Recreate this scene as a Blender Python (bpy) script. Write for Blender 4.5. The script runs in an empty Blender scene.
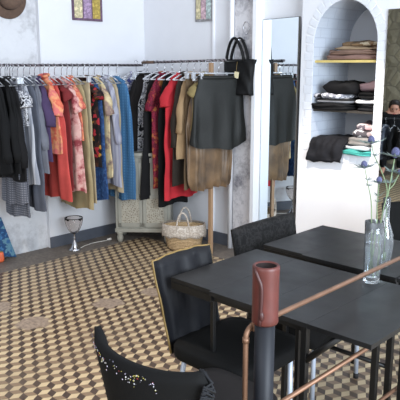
import bpy, math, random
from mathutils import Vector, Matrix, noise, Euler
C = bpy.context.scene.collection
SC = bpy.context.scene
PI = math.pi
# ------------------------------------------------------------------ camera
F = 630.0; PITCH = math.radians(12.1); EYE = 1.62
YAW = math.atan2(.6922, .7217)
cam_d = bpy.data.cameras.new('camera'); cam_d.sensor_width = 36; cam_d.lens = F/400*36
cam_d.clip_start = .05; cam_d.clip_end = 100
cam = bpy.data.objects.new('camera', cam_d); C.objects.link(cam)
cam.location = (0, 0, EYE); cam.rotation_euler = (PI/2-PITCH, 0, YAW)
SC.camera = cam
EYEV = Vector((0, 0, EYE))
def ray(px, py):
    a = (px-200)/F; b = (py-200)/F
    y = math.cos(PITCH)-b*math.sin(PITCH); d = math.sin(PITCH)+b*math.cos(PITCH)
    return Vector((.7217*a-.6922*y, .6922*a+.7217*y, -d))
def at_z(px, py, z): r = ray(px, py); return EYEV+r*((z-EYE)/r.z)
def at_x(px, py, x): r = ray(px, py); return EYEV+r*(x/r.x)
def at_y(px, py, y): r = ray(px, py); return EYEV+r*(y/r.y)
def at_d(px, py, d): return EYEV+ray(px, py)*d
# ------------------------------------------------------------------ materials
class N:
    def __init__(s, name):
        s.m = bpy.data.materials.new(name); s.m.use_nodes = True; s.t = s.m.node_tree
        s.b = s.t.nodes['Principled BSDF']; s.out = s.t.nodes['Material Output']
    def n(s, typ, **kw):
        nd = s.t.nodes.new(typ)
        for k, v in kw.items(): setattr(nd, k, v)
        return nd
    def l(s, a, b): s.t.links.new(a, b)
    def math(s, op, a, b=None, c=None):
        nd = s.n('ShaderNodeMath', operation=op)
        for i, v in enumerate((a, b, c)):
            if v is None: continue
            if isinstance(v, (int, float)): nd.inputs[i].default_value = v
            else: s.l(v, nd.inputs[i])
        return nd.outputs[0]
    def mix(s, f, a, b):
        nd = s.n('ShaderNodeMix', data_type='RGBA')
        for i, v in ((0, f), (6, a), (7, b)):
            if isinstance(v, (int, float)): nd.inputs[i].default_value = v
            elif isinstance(v, (tuple, list)): nd.inputs[i].default_value = (*v[:3], 1)
            else: s.l(v, nd.inputs[i])
        return nd.outputs[2]
    def ramp(s, f, stops, interp='LINEAR'):
        nd = s.n('ShaderNodeValToRGB'); cr = nd.color_ramp; cr.interpolation = interp
        while len(cr.elements) < len(stops): cr.elements.new(.5)
        for e, (p, c) in zip(cr.elements, stops): e.position = p; e.color = (*c[:3], 1)
        s.l(f, nd.inputs[0]); return nd.outputs[0]
    def coord(s, kind='Object'): return s.n('ShaderNodeTexCoord').outputs[kind]
    def pos(s): return s.n('ShaderNodeNewGeometry').outputs['Position']
    def noise(s, vec, scale, detail=3, rough=.5):
        nd = s.n('ShaderNodeTexNoise'); s.l(vec, nd.inputs['Vector'])
        nd.inputs['Scale'].default_value = scale; nd.inputs['Detail'].default_value = detail; nd.inputs['Roughness'].default_value = rough
        return nd.outputs[0]
    def bump(s, h, strength=.3, dist=.01):
        nd = s.n('ShaderNodeBump'); nd.inputs['Strength'].default_value = strength; nd.inputs['Distance'].default_value = dist
        s.l(h, nd.inputs['Height']); s.l(nd.outputs[0], s.b.inputs['Normal'])
    def base(s, c):
        if isinstance(c, (tuple, list)): s.b.inputs['Base Color'].default_value = (*c[:3], 1)
        else: s.l(c, s.b.inputs['Base Color'])
    def set(s, rough=.5, metal=0, spec=None, trans=None, ior=None, alpha=None):
        s.b.inputs['Roughness'].default_value = rough; s.b.inputs['Metallic'].default_value = metal
        if spec is not None: s.b.inputs['Specular IOR Level'].default_value = spec
        if trans is not None: s.b.inputs['Transmission Weight'].default_value = trans
        if ior is not None: s.b.inputs['IOR'].default_value = ior
        if alpha is not None: s.b.inputs['Alpha'].default_value = alpha
def L(r, g, b):
    f = lambda c: (c/255/12.92) if c/255 <= .04045 else ((c/255+.055)/1.055)**2.4
    return (f(r), f(g), f(b))
def plain(name, c, rough=.6, metal=0, var=.08, scale=30, bump=0, spec=None):
    m = N(name); v = m.noise(m.coord(), scale, 4)
    lo = tuple(x*(1-var) for x in c); hi = tuple(min(1, x*(1+var)) for x in c)
    m.base(m.ramp(v, [(.3, lo), (.7, hi)])); m.set(rough, metal, spec)
    if bump: m.bump(v, bump, .004)
    return m.m
DK = .74
def cloth(name, c, rough=.85, var=.15, sheen=0):
    c = tuple(x*DK for x in c); m = N(name); co = m.coord(); v = m.noise(co, 9, 4); w = m.noise(co, 220, 2)
    lo = tuple(x*(1-var) for x in c); hi = tuple(min(1, x*(1+var)) for x in c)
    m.base(m.ramp(v, [(.3, lo), (.7, hi)])); m.set(rough, 0, .25); m.bump(w, .25, .002)
    if sheen: m.b.inputs['Sheen Weight'].default_value = sheen
    return m.m
def print_cloth(name, cols, scale=14, rough=.8, kind='voronoi', detail=2, soft=False):
    cols = [tuple(x*(.8) for x in c) for c in cols]
    m = N(name); co = m.coord()
    if kind == 'voronoi':
        v = m.n('ShaderNodeTexVoronoi'); d = m.noise(co, 12, 2)
        mp = m.n('ShaderNodeVectorMath', operation='ADD'); m.l(co, mp.inputs[0])
        sc = m.n('ShaderNodeVectorMath', operation='SCALE'); sc.inputs[3].default_value = .06
        nn = m.n('ShaderNodeTexNoise'); nn.inputs['Scale'].default_value = 11; m.l(co, nn.inputs['Vector']); m.l(nn.outputs['Color'], sc.inputs[0])
        m.l(sc.outputs[0], mp.inputs[1]); m.l(mp.outputs[0], v.inputs['Vector']); v.inputs['Scale'].default_value = scale
        sep = m.n('ShaderNodeSeparateColor'); m.l(v.outputs['Color'], sep.inputs[0]); f = sep.outputs[0]
    elif kind == 'noise': f = m.noise(co, scale, detail, .6)
    k = len(cols)
    if kind == 'noise':
        stops = [(.32+.36*i/max(1, k), c) for i, c in enumerate(cols)]
        m.base(m.ramp(f, stops, 'LINEAR' if soft else 'CONSTANT'))
    else:
        m.base(m.ramp(f, [(i/k, c) for i, c in enumerate(cols)], 'CONSTANT'))
    m.set(rough, 0, .2); return m.m
def stripe_cloth(name, c1, c2, freq=60, axis=0, rough=.85, c3=None):
    c1, c2 = tuple(x*DK for x in c1), tuple(x*DK for x in c2); c3 = tuple(x*DK for x in c3) if c3 else None
    m = N(name); co = m.coord(); sp = m.n('ShaderNodeSeparateXYZ'); m.l(co, sp.inputs[0])
    f = m.math('SINE', m.math('MULTIPLY', sp.outputs[axis], freq*2*PI))
    f = m.math('MULTIPLY_ADD', f, .5, .5)
    col = m.mix(m.ramp(f, [(.4, (0, 0, 0)), (.6, (1, 1, 1))]), c1, c2)
    if c3:
        g = m.math('MULTIPLY_ADD', m.math('SINE', m.math('MULTIPLY', sp.outputs[2], freq*2*PI)), .5, .5)
        col = m.mix(m.ramp(g, [(.4, (0, 0, 0)), (.6, (1, 1, 1))]), col, c3)
    m.base(col); m.set(rough, 0, .25); return m.m
M = {}
M['white_wall'] = plain('white_plaster', L(219, 220, 225), .75, var=.015, scale=6)
M['white_brick'] = plain('white_painted_brick', L(214, 217, 224), .6, var=.04, scale=20, bump=.1)
M['pipe_white'] = plain('white_paint', L(230, 231, 236), .4, var=.01)
def distressed(name, base, dark, scale, amt):
    m = N(name); p = m.pos(); v = m.noise(p, scale, 8, .65); w = m.noise(p, scale*6, 5, .7)
    f = m.math('MULTIPLY_ADD', w, .35, m.math('MULTIPLY', v, .75))
    m.base(m.ramp(f, [(.38, dark), (.38+amt, base), (.8, tuple(min(1, x*1.08) for x in base))])); m.set(.8, 0, .3)
    m.bump(f, .25, .01); return m.m
M['distressed'] = distressed('worn_grey_plaster', L(206, 207, 211), L(172, 172, 176), 3.2, .16)
M['marbled'] = distressed('marbled_grey_paint', L(208, 206, 210), L(120, 118, 126), 5, .2)
M['skirting'] = plain('slate_grey_paint', L(84, 88, 98), .5, var=.05)
def stone():
    m = N('rubble_stone'); p = m.pos(); v = m.n('ShaderNodeTexVoronoi'); v.inputs['Scale'].default_value = 5.5; m.l(p, v.inputs['Vector'])
    e = m.n('ShaderNodeTexVoronoi', feature='DISTANCE_TO_EDGE'); e.inputs['Scale'].default_value = 5.5; m.l(p, e.inputs['Vector'])
    n = m.noise(p, 14, 6)
    sep = m.n('ShaderNodeSeparateColor'); m.l(v.outputs['Color'], sep.inputs[0])
    c = m.mix(m.math('MULTIPLY_ADD', n, .6, m.math('MULTIPLY', sep.outputs[0], .4)), L(88, 80, 66), L(176, 164, 138))
    m.base(m.mix(m.ramp(e.outputs[0], [(.0, (1, 1, 1)), (.07, (0, 0, 0))]), c, L(112, 104, 90)))
    m.set(.9); m.bump(e.outputs[0], .8, .05); return m.m
M['stone'] = stone()
def border():
    m = N('grey_flagstone'); p = m.pos(); v = m.noise(p, 5, 6, .65); w = m.noise(p, 40, 4)
    f = m.math('MULTIPLY_ADD', w, .4, m.math('MULTIPLY', v, .6))
    m.base(m.ramp(f, [(.3, L(78, 72, 68)), (.55, L(112, 104, 97)), (.75, L(140, 130, 120))])); m.set(.6); m.bump(f, .2, .005); return m.m
M['border'] = border()
def tiles():
    m = N('cube_pattern_tiles'); p = m.pos()
    s = .080; ang = math.radians(-30)
    mp = m.n('ShaderNodeMapping'); m.l(p, mp.inputs[0]); mp.inputs['Rotation'].default_value = (0, 0, ang); mp.inputs['Scale'].default_value = (1/s, 1/s, 1)
    sp = m.n('ShaderNodeSeparateXYZ'); m.l(mp.outputs[0], sp.inputs[0]); x, y = sp.outputs[0], sp.outputs[1]
    R3 = math.sqrt(3)
    def cell(off_x, off_y):
        ax = m.math('SUBTRACT', m.math('FLOORED_MODULO', m.math('ADD', x, off_x), 1.0), .5)
        ay = m.math('SUBTRACT', m.math('FLOORED_MODULO', m.math('ADD', y, off_y), R3), R3/2)
        return ax, ay, m.math('ADD', m.math('MULTIPLY', ax, ax), m.math('MULTIPLY', ay, ay))
    a = cell(0, 0); b = cell(.5, R3/2)
    sel = m.math('LESS_THAN', a[2], b[2])
    def pick(i):
        return m.math('ADD', m.math('MULTIPLY', sel, a[i]), m.math('MULTIPLY', m.math('SUBTRACT', 1, sel), b[i]))
    gx, gy = pick(0), pick(1)
    an = m.math('ARCTAN2', gy, gx)                       # -pi..pi
    k = m.math('FLOORED_MODULO', m.math('ADD', an, TILE_OFF), 2*PI)
    k = m.math('DIVIDE', k, 2*PI)
    n1 = m.noise(p, 3, 5); n2 = m.noise(p, 45, 3)
    col = m.ramp(k, [(0, L(56, 41, 37)), (1/3, L(208, 188, 152)), (2/3, L(136, 114, 91))], 'CONSTANT')
    col = m.mix(m.math('MULTIPLY', n2, .28), col, L(128, 112, 94))
    col = m.mix(m.ramp(n1, [(.45, (0, 0, 0)), (.75, (.35, .35, .35))]), col, L(120, 104, 88))
    # worn round patches where the tiles have been cemented over
    for (cx, cy, r) in PATCHES:
        d = m.n('ShaderNodeVectorMath', operation='DISTANCE'); m.l(p, d.inputs[0]); d.inputs[1].default_value = (cx, cy, 0)
        dd = m.math('ADD', d.outputs['Value'], m.math('MULTIPLY', m.math('SUBTRACT', m.noise(p, 14, 4), .5), .12))
        col = m.mix(m.ramp(dd, [(r*.92, (1, 1, 1)), (r*1.05, (0, 0, 0))]), col, m.ramp(n2, [(.3, L(128, 112, 100)), (.7, L(172, 154, 136))]))
    m.base(col); m.set(.42, 0, .4)
    m.bump(n2, .08, .003); return m.m
TILE_OFF = math.radians(30)
PATCHES = [(at_z(34, 323, 0).x, at_z(34, 323, 0).y, .10), (at_z(108, 303, 0).x, at_z(108, 303, 0).y, .10), (at_z(153, 292, 0).x, at_z(153, 292, 0).y, .085), (at_z(-1, 307, 0).x, at_z(-1, 307, 0).y, .09)]
M['tiles'] = tiles()
def mirror_mat():
    m = N('mirror_glass'); m.base(L(232, 240, 244)); m.set(.01, 1.0); return m.m
M['mirror'] = mirror_mat()
M['chrome'] = plain('chrome', L(205, 205, 210), .15, 1, var=.02)
M['leg_metal'] = plain('pale_grey_tube', L(176, 184, 198), .4, .2, var=.04)
M['rubber'] = plain('black_rubber', L(28, 28, 30), .7)
M['black_steel'] = plain('black_steel', L(8, 8, 9), .45, 0, var=.1)
def tabletop():
    m = N('charcoal_tabletop'); co = m.pos(); mp = m.n('ShaderNodeMapping'); m.l(co, mp.inputs[0]); mp.inputs['Scale'].default_value = (4, 40, 10)
    v = m.noise(mp.outputs[0], 3, 5); w = m.noise(co, 7, 4)
    f = m.math('ADD', m.math('MULTIPLY', v, .5), m.math('MULTIPLY', w, .5))
    m.base(m.ramp(f, [(.35, L(20, 20, 21)), (.65, L(28, 28, 29))])); m.set(.36, 0, .5)
    m.l(m.ramp(w, [(.35, (.3, .3, .3)), (.7, (.46, .46, .46))]), m.b.inputs['Roughness']); return m.m
M['tabletop'] = tabletop(); M['tabletop'].node_tree.nodes['Principled BSDF'].inputs['Specular IOR Level'].default_value = .4
M['copper'] = plain('dull_copper', L(128, 96, 76), .5, .55, var=.14, scale=14)
M['cap'] = plain('oxblood_leather', L(84, 37, 31), .5, 0, var=.14, scale=26, bump=.25)
M['cap_dark'] = plain('dark_oxblood_seam', L(60, 27, 25), .5, 0, var=.1)
M['cap_inner_shade'] = plain('oxblood_inner_shade', L(30, 14, 13), .8)  # inside of the cap's hollow, its shade put into the colour
M['post'] = plain('blue_black_pipe', L(26, 28, 34), .5, 0, var=.15, scale=12, spec=.25)
def glass(name, col, rough=0.0, ior=1.45):
    m = N(name); m.base(col); m.set(rough, 0, .5, 1.0, ior); return m.m
M['glass'] = glass('clear_glass', (.93, .97, 1.0)); M['glass'].node_tree.nodes['Principled BSDF'].inputs['Transmission Weight'].default_value = .95
M['smoke_glass'] = glass('smoked_glass', L(240, 234, 230), .0, 1.14)
M['water'] = glass('water', (.97, .99, 1.0), 0, 1.33)
def clear_plastic():
    m = N('clear_plastic'); m.base(L(225, 228, 235)); m.set(.15, 0, .5, .55, 1.4); return m.m
M['clear_plastic'] = clear_plastic()
M['stem'] = plain('green_stem', L(112, 130, 96), .6, var=.15, scale=60)
M['thistle'] = plain('blue_thistle', L(78, 80, 112), .8, var=.3, scale=160, bump=.4)
M['bract'] = plain('grey_green_bract', L(112, 126, 122), .6, var=.2, scale=60)
M['straw'] = None
def straw():
    m = N('woven_straw'); co = m.coord(); w = m.n('ShaderNodeTexWave', wave_type='BANDS', bands_direction='Z'); w.inputs['Scale'].default_value = 22; w.inputs['Distortion'].default_value = 3; w.inputs['Detail Scale'].default_value = 6; m.l(co, w.inputs['Vector'])
    n = m.noise(co, 60, 3)
    f = m.math('MULTIPLY_ADD', n, .5, m.math('MULTIPLY', w.outputs[1], .5))
    m.base(m.ramp(f, [(.2, L(150, 120, 84)), (.7, L(214, 186, 146))])); m.set(.8); m.bump(w.outputs[1], .6, .01); return m.m
M['straw'] = straw()
M['crochet'] = print_cloth('cream_crochet', [L(214, 204, 192), L(188, 176, 164), L(226, 218, 208)], 45, .9, 'noise')
M['cab_paint'] = plain('grey_green_paint', L(150, 148, 138), .6, var=.06, scale=12)
def lattice():
    m = N('pierced_panel'); v = m.n('ShaderNodeTexVoronoi', feature='DISTANCE_TO_EDGE'); v.inputs['Scale'].default_value = 52; m.l(m.coord(), v.inputs['Vector'])
    m.base(m.ramp(v.outputs[0], [(.1, L(172, 166, 152)), (.3, L(130, 122, 108))])); m.set(.7); m.bump(v.outputs[0], .8, -.01); return m.m
M['lattice'] = lattice()
M['wood_post'] = plain('pale_timber', L(156, 126, 98), .6, var=.08, scale=10)
M['board_edge'] = plain('yellow_board', L(204, 182, 112), .6, var=.1, scale=14)
M['dark_board'] = plain('dark_board', L(58, 54, 50), .5)
M['black_fabric'] = cloth('black_fabric', L(8, 8, 9), .85, .25)
M['navy_fabric'] = plain('navy_black_satin', L(14, 15, 20), .55, var=.3, scale=7, spec=.25)
M['velvet'] = print_cloth('crushed_black_velvet', [L(4, 4, 5), L(9, 9, 10), L(34, 33, 34), L(6, 6, 7), L(18, 17, 18)], 34, .6, 'noise', 6)  # paler tones paint the fine highlights of the crushed pile
M['gold_piping'] = plain('gold_piping', L(122, 100, 56), .5, .2, var=.1)
M['denim_frill'] = plain('blue_black_frill', L(13, 15, 21), .85, var=.35, scale=60, bump=.5)
M['seat_grey'] = cloth('charcoal_brown_fabric', L(46, 42, 42), .8, .1)
M['sequin'] = print_cloth('sequins', [L(232, 230, 226), L(150, 60, 60), L(226, 216, 240), L(190, 180, 96), L(120, 120, 140), L(200, 200, 205)], 90, .3)
M['hat'] = plain('brown_felt', L(96, 76, 64), .9, var=.15, scale=40)
M['hat_band'] = plain('dark_felt_band', L(74, 58, 50), .9)
M['skin'] = plain('skin', L(206, 150, 126), .55, var=.05)
M['hair'] = plain('dark_hair', L(40, 30, 27), .6, var=.2)
M['lip'] = plain('lip', L(160, 84, 78), .5)
M['eye'] = plain('eye_dark', L(30, 24, 22), .3)
M['wicker'] = plain('brown_wicker', L(142, 108, 78), .7, var=.2, scale=30)
M['cream'] = plain('cream_card', L(226, 214, 176), .8, var=.05)
M['cable'] = plain('pale_cable', L(206, 202, 196), .5)
M['bag'] = cloth('black_quilted_nylon', L(13, 13, 15), .6, .2)
# ------------------------------------------------------------------ mesh helper
class MB:
    def __init__(s): s.v = []; s.f = []; s.mi = []
    def add(s, vs, fs, mi=0):
        o = len(s.v); s.v += [tuple(v) for v in vs]; s.f += [tuple(i+o for i in f) for f in fs]; s.mi += [mi]*len(fs); return s
    def box(s, c, size, rot=None, mi=0):
        x, y, z = (d/2 for d in size); vs = [Vector((sx*x, sy*y, sz*z)) for sz in (-1, 1) for sx, sy in ((-1, -1), (1, -1), (1, 1), (-1, 1))]
        if rot is not None: vs = [rot @ v for v in vs]
        c = Vector(c); return s.add([v+c for v in vs], [(3, 2, 1, 0), (4, 5, 6, 7), (0, 1, 5, 4), (1, 2, 6, 5), (2, 3, 7, 6), (3, 0, 4, 7)], mi)
    def span(s, a, b, mi=0): return s.box([(p+q)/2 for p, q in zip(a, b)], [abs(q-p) for p, q in zip(a, b)], None, mi)
    def loft(s, rings, cap0=True, cap1=True, mi=0, closed=True):
        n = len(rings[0]); vs = [v for r in rings for v in r]; fs = []
        for i in range(len(rings)-1):
            for j in range(n if closed else n-1):
                k = (j+1) % n; fs.append((i*n+j, i*n+k, (i+1)*n+k, (i+1)*n+j))
        if cap0: fs.append(tuple(reversed(range(n))))
        if cap1: fs.append(tuple(range((len(rings)-1)*n, len(rings)*n)))
        return s.add(vs, fs, mi)
    def tube(s, pts, r, n=10, caps=True, mi=0, flat=None):
        pts = [Vector(p) for p in pts]; rings = []; m = len(pts); up = None
        for i, p in enumerate(pts):
            t = (pts[min(i+1, m-1)]-pts[max(i-1, 0)]).normalized()
            if up is None:
                up = Vector((0, 0, 1)) if abs(t.z) < .9 else Vector((1, 0, 0))
            a = t.cross(up).normalized(); up = a.cross(t).normalized(); q = r[i] if isinstance(r, (list, tuple)) else r
            fx, fy = flat if flat else (1, 1)
            rings.append([p+a*math.cos(2*PI*k/n)*q*fx+up*math.sin(2*PI*k/n)*q*fy for k in range(n)])
        return s.loft(rings, caps, caps, mi)
    def lathe(s, prof, n=28, c=(0, 0, 0), caps=(True, True), mi=0):
        return s.loft([[(c[0]+r*math.cos(2*PI*k/n), c[1]+r*math.sin(2*PI*k/n), c[2]+z) for k in range(n)] for r, z in prof], caps[0], caps[1], mi)
    def ell(s, c, rad, nu=16, nv=10, rot=None, mi=0):
        c = Vector(c); rings = []
        for i in range(nv+1):
            t = -PI/2+PI*min(max(i/nv, .02), .98)
            r = []
            for k in range(nu):
                p = Vector((rad[0]*math.cos(t)*math.cos(2*PI*k/nu), rad[1]*math.cos(t)*math.sin(2*PI*k/nu), rad[2]*math.sin(t)))
                r.append(c+(rot @ p if rot is not None else p))
            rings.append(r)
        return s.loft(rings, True, True, mi)
    def build(s, name, mat, parent=None, smooth=True, bevel=0, loc=None, subsurf=0, solid=0):
        me = bpy.data.meshes.new(name); me.from_pydata(s.v, [], s.f)
        for mm in (mat if isinstance(mat, (list, tuple)) else [mat]): me.materials.append(mm)
        for p, mi in zip(me.polygons, s.mi): p.material_index = mi; p.use_smooth = smooth
        me.update(); o = bpy.data.objects.new(name, me); C.objects.link(o)
        if parent: o.parent = parent
        if loc is not None: o.location = loc
        if solid: md = o.modifiers.new('solidify', 'SOLIDIFY'); md.thickness = solid; md.offset = 0
        if bevel: md = o.modifiers.new('bevel', 'BEVEL'); md.width = bevel; md.segments = 2; md.limit_method = 'ANGLE'
        if subsurf: md = o.modifiers.new('sub', 'SUBSURF'); md.levels = subsurf; md.render_levels = subsurf
        return o
def tag(o, label, cat, group=None, kind=None):
    o['label'] = label; o['category'] = cat
    if group: o['group'] = group
    if kind: o['kind'] = kind
    return o
def thing(name, label, cat, loc=(0, 0, 0), rz=0, group=None):
    o = bpy.data.objects.new(name, None); o.empty_display_size = .05; C.objects.link(o); o.location = loc; o.rotation_euler = (0, 0, rz)
    return tag(o, label, cat, group)
def struct(name, mb, mat, smooth=False, label=None, cat=None, **kw):
    o = mb.build(name, mat, None, smooth, **kw); o['kind'] = 'structure'
    o['label'] = label or name.replace('_', ' '); o['category'] = cat or name.split('_')[0]
    return o
def fbm(p, s=1.0): return noise.noise(Vector(p)*s)
def copy_tree(o, parent=None):
    c = o.copy(); C.objects.link(c)
    if parent: c.parent = parent
    for ch in list(o.children): copy_tree(ch, c)
    return c
# ------------------------------------------------------------------ room
struct('floor', MB().span((-4.45, -1.6, -.05), (1.8, 3.86, 0)), M['tiles'], label='patterned floor of cream, taupe and dark brown cube tiles', cat='floor')
mb = MB().span((-4.81, 1.0, -.05), (-4.45, 4.19, .001)).span((-5.2, -1.6, -.05), (-4.45, 1.0, .001)).span((-4.45, 3.86, -.05), (1.8, 4.19, .001))
struct('floor_border', mb, M['border'], label='worn grey stone border between the tiles and the walls', cat='floor')
struct('wall_west', MB().span((-4.95, 3.02, 0), (-4.77, 4.35, 3.2)), M['white_wall'], label='white wall behind the longer clothes rail', cat='wall')
struct('trim_1', MB().span((-5.35, 1.0, 0), (-4.81, 3.02, 3.2)), M['distressed'], label='worn grey plaster pilaster at the left edge', cat='pilaster')
struct('wall_north', MB().span((-4.77, 4.19, 0), (-2.855, 4.35, 3.2)), M['white_wall'], label='white wall behind the shorter clothes rail', cat='wall')
struct('trim_2', MB().tube([(-3.605, 4.15, 0), (-3.605, 4.15, 3.2)], .022, 14), M['pipe_white'], True, label='white upright pipe beside the marbled panel', cat='pipe')
struct('trim_3', MB().span((-3.575, 4.15, 0), (-3.335, 4.19, 3.2)), M['marbled'], label='marbled grey painted panel behind the black tote', cat='wall panel')
struct('trim_4', MB().span((-3.335, 4.09, 0), (-3.30, 4.19, 3.2)), M['pipe_white'], label='narrow white post left of the tall mirror', cat='trim')
struct('trim_5', MB().span((-3.853, 4.172, 0), (-3.838, 4.19, 3.2)), M['pipe_white'], label='thin white conduit running up the wall', cat='trim')
struct('wall_southwest', MB().span((-5.35, -1.6, 0), (-5.2, 1.0, 3.2)), M['stone'], label='rough stone stretch of the left wall seen in the narrow mirror', cat='wall')
struct('wall_south', MB().span((-5.35, -1.75, 0), (-2.1, -1.6, 3.2)), M['stone'], label='rough stone wall seen in the narrow mirror', cat='wall')
struct('baseboard_west', MB().span((-4.77, 3.02, .001), (-4.755, 4.19, .10)), M['skirting'], label='slate grey baseboard on the wall behind the lamp', cat='baseboard')
struct('baseboard_north', MB().span((-4.755, 4.175, .001), (-3.64, 4.19, .11)), M['skirting'], label='slate grey baseboard behind the straw basket', cat='baseboard')
# niche wall
NX0, NX1, NSP, NRZ, NSILL, NY, ND = -2.742, -2.222, 1.775, .30, .975, 4.09, .5
def brick_white():
    m = N('white_glazed_brick'); p = m.pos(); sp = m.n('ShaderNodeSeparateXYZ'); m.l(p, sp.inputs[0])
    cb = m.n('ShaderNodeCombineXYZ'); m.l(m.math('ADD', sp.outputs[0], sp.outputs[1]), cb.inputs[0]); m.l(sp.outputs[2], cb.inputs[1])
    b = m.n('ShaderNodeTexBrick'); m.l(cb.outputs[0], b.inputs['Vector']); b.inputs['Scale'].default_value = 1
    b.inputs['Brick Width'].default_value = .15; b.inputs['Row Height'].default_value = .07; b.inputs['Mortar Size'].default_value = .004
    b.inputs['Color1'].default_value = (*L(200, 207, 219), 1); b.inputs['Color2'].default_value = (*L(193, 201, 214), 1); b.inputs['Mortar'].default_value = (*L(184, 191, 205), 1)
    m.base(b.outputs[0]); m.set(.5); m.bump(b.outputs['Fac'], .3, -.004); return m.m
def niche_back():
    m = N('cracked_white_plaster'); p = m.pos(); n = m.noise(p, 11, 8, .75)
    d = m.n('ShaderNodeVectorMath', operation='DISTANCE'); m.l(p, d.inputs[0]); d.inputs[1].default_value = (-2.30, 4.59, 1.80)
    e = m.n('ShaderNodeVectorMath', operation='DISTANCE'); m.l(p, e.inputs[0]); e.inputs[1].default_value = (-2.36, 4.59, 2.02)
    dm = m.math('MINIMUM', d.outputs['Value'], m.math('ADD', e.outputs['Value'], .06))
    f = m.math('MULTIPLY', m.ramp(n, [(.5, (0, 0, 0)), (.56, (1, 1, 1))]), m.ramp(dm, [(.08, (1, 1, 1)), (.16, (0, 0, 0))]))
    m.base(m.mix(f, L(184, 187, 194), L(58, 56, 58))); m.set(.7); return m.m
M['niche_brick'] = brick_white(); M['niche_back'] = niche_back()
mb = MB()
def q(a, b, c, d, mi=0): mb.add([a, b, c, d], [(0, 1, 2, 3)], mi)
XL, XR, ZT = -2.855, 1.8, 3.2
q((XL, NY, 0), (NX0, NY, 0), (NX0, NY, ZT), (XL, NY, ZT)); q((NX1, NY, 0), (XR, NY, 0), (XR, NY, ZT), (NX1, NY, ZT))
q((NX0, NY, 0), (NX1, NY, 0), (NX1, NY, NSILL), (NX0, NY, NSILL)); q((XL, NY, 0), (XL, NY, ZT), (XL, 4.35, ZT), (XL, 4.35, 0))
na = 28; cxn = (NX0+NX1)/2; rx = (NX1-NX0)/2
arch = [(cxn-rx*math.cos(PI*i/na), NSP+NRZ*math.sin(PI*i/na)) for i in range(na+1)]
for (xa, za), (xb, zb) in zip(arch, arch[1:]):
    q((xa, NY, za), (xb, NY, zb), (xb, NY, ZT), (xa, NY, ZT)); q((xa, NY, za), (xa, NY+ND, za), (xb, NY+ND, zb), (xb, NY, zb), 1)
q((NX0, NY, NSILL), (NX0, NY+ND, NSILL), (NX0, NY+ND, NSP), (NX0, NY, NSP), 1); q((NX1, NY, NSILL), (NX1, NY, NSP), (NX1, NY+ND, NSP), (NX1, NY+ND, NSILL), 1)
q((NX0, NY, NSILL), (NX1, NY, NSILL), (NX1, NY+ND, NSILL), (NX0, NY+ND, NSILL), 1)
mb.add([(x, NY+ND, z) for x, z in arch]+[(NX1, NY+ND, NSILL), (NX0, NY+ND, NSILL)], [tuple(reversed(range(na+3)))], 2)
struct('wall_niche', mb, [M['white_wall'], M['niche_brick'], M['niche_back']], label='white wall with an arched shelf niche', cat='wall')
mb = MB()
nb = int((NSP-NSILL+.0)/.062)
for i in range(nb+1):
    z = NSILL+.031+i*.0615
    w = .078 if i % 2 else .062
    mb.box((NX0-w/2, NY, z), (w, .008, .058)); mb.box((NX1+w/2, NY, z), (w, .008, .058))
for i in range(17):
    a = PI*(i+.5)/17; c = (cxn-(rx+.036)*math.cos(a), NY, NSP+(NRZ+.036)*math.sin(a))
    t = math.atan2(NRZ*math.sin(a), -rx*math.cos(a))
    mb.box(c, (.07, .008, .052), Matrix.Rotation(-t, 3, 'Y'))
for i in range(9):
    mb.box((NX0+.03+i*.0578, NY, NSILL-.034), (.055, .008, .064))
struct('trim_6', mb, M['white_brick'], bevel=.003, label='white painted brick edging around the niche', cat='trim')
# mirrors
a0 = Vector((-3.292, 4.175)); ang = math.radians(-12.75); W1 = .425
t = thing('wall_mirror', 'tall frameless mirror reflecting the hanging skirts, left of the niche', 'mirror', (a0.x, a0.y, .03), ang)
MB().span((0, -.004, 0), (W1, 0, 1.945)).build('mirror_glass', M['mirror'], t, False)
MB().span((-.004, 0, -.004), (W1+.004, .012, 1.949)).build('backing', M['dark_board'], t, False)
t = thing('wall_mirror', 'narrow visible edge of a mirror right of the niche, reflecting a stone wall', 'mirror', (-2.145, NY, .25))
MB().span((0, -.014, 0), (1.0, -.010, 1.735)).build('mirror_glass', M['mirror'], t, False)
MB().span((-.003, -.010, -.003), (1.003, -.001, 1.738)).build('backing', M['dark_board'], t, False)
# shelves in the niche
def nshelf(z, label, edge, th=.016):
    t = thing('niche_shelf', label, 'shelf', (cxn, NY+.02, z))
    MB().span((-rx+.001, .008, -th), (rx-.001, ND-.03, 0)).build('board', M['dark_board'] if edge is None else M['board_edge'], t, False)
    MB().span((-rx+.001, 0, -th-.002), (rx-.001, .008, 0)).build('front_edge', edge or M['dark_board'], t, False)
ZS1 = at_y(345, 60, NY).z; ZS2 = at_y(345, 111, NY).z
nshelf(ZS1, 'upper niche shelf with a yellowish front edge', M['board_edge'])
nshelf(ZS2, 'lower dark shelf in the niche under black knitwear', None, .012)
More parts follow.
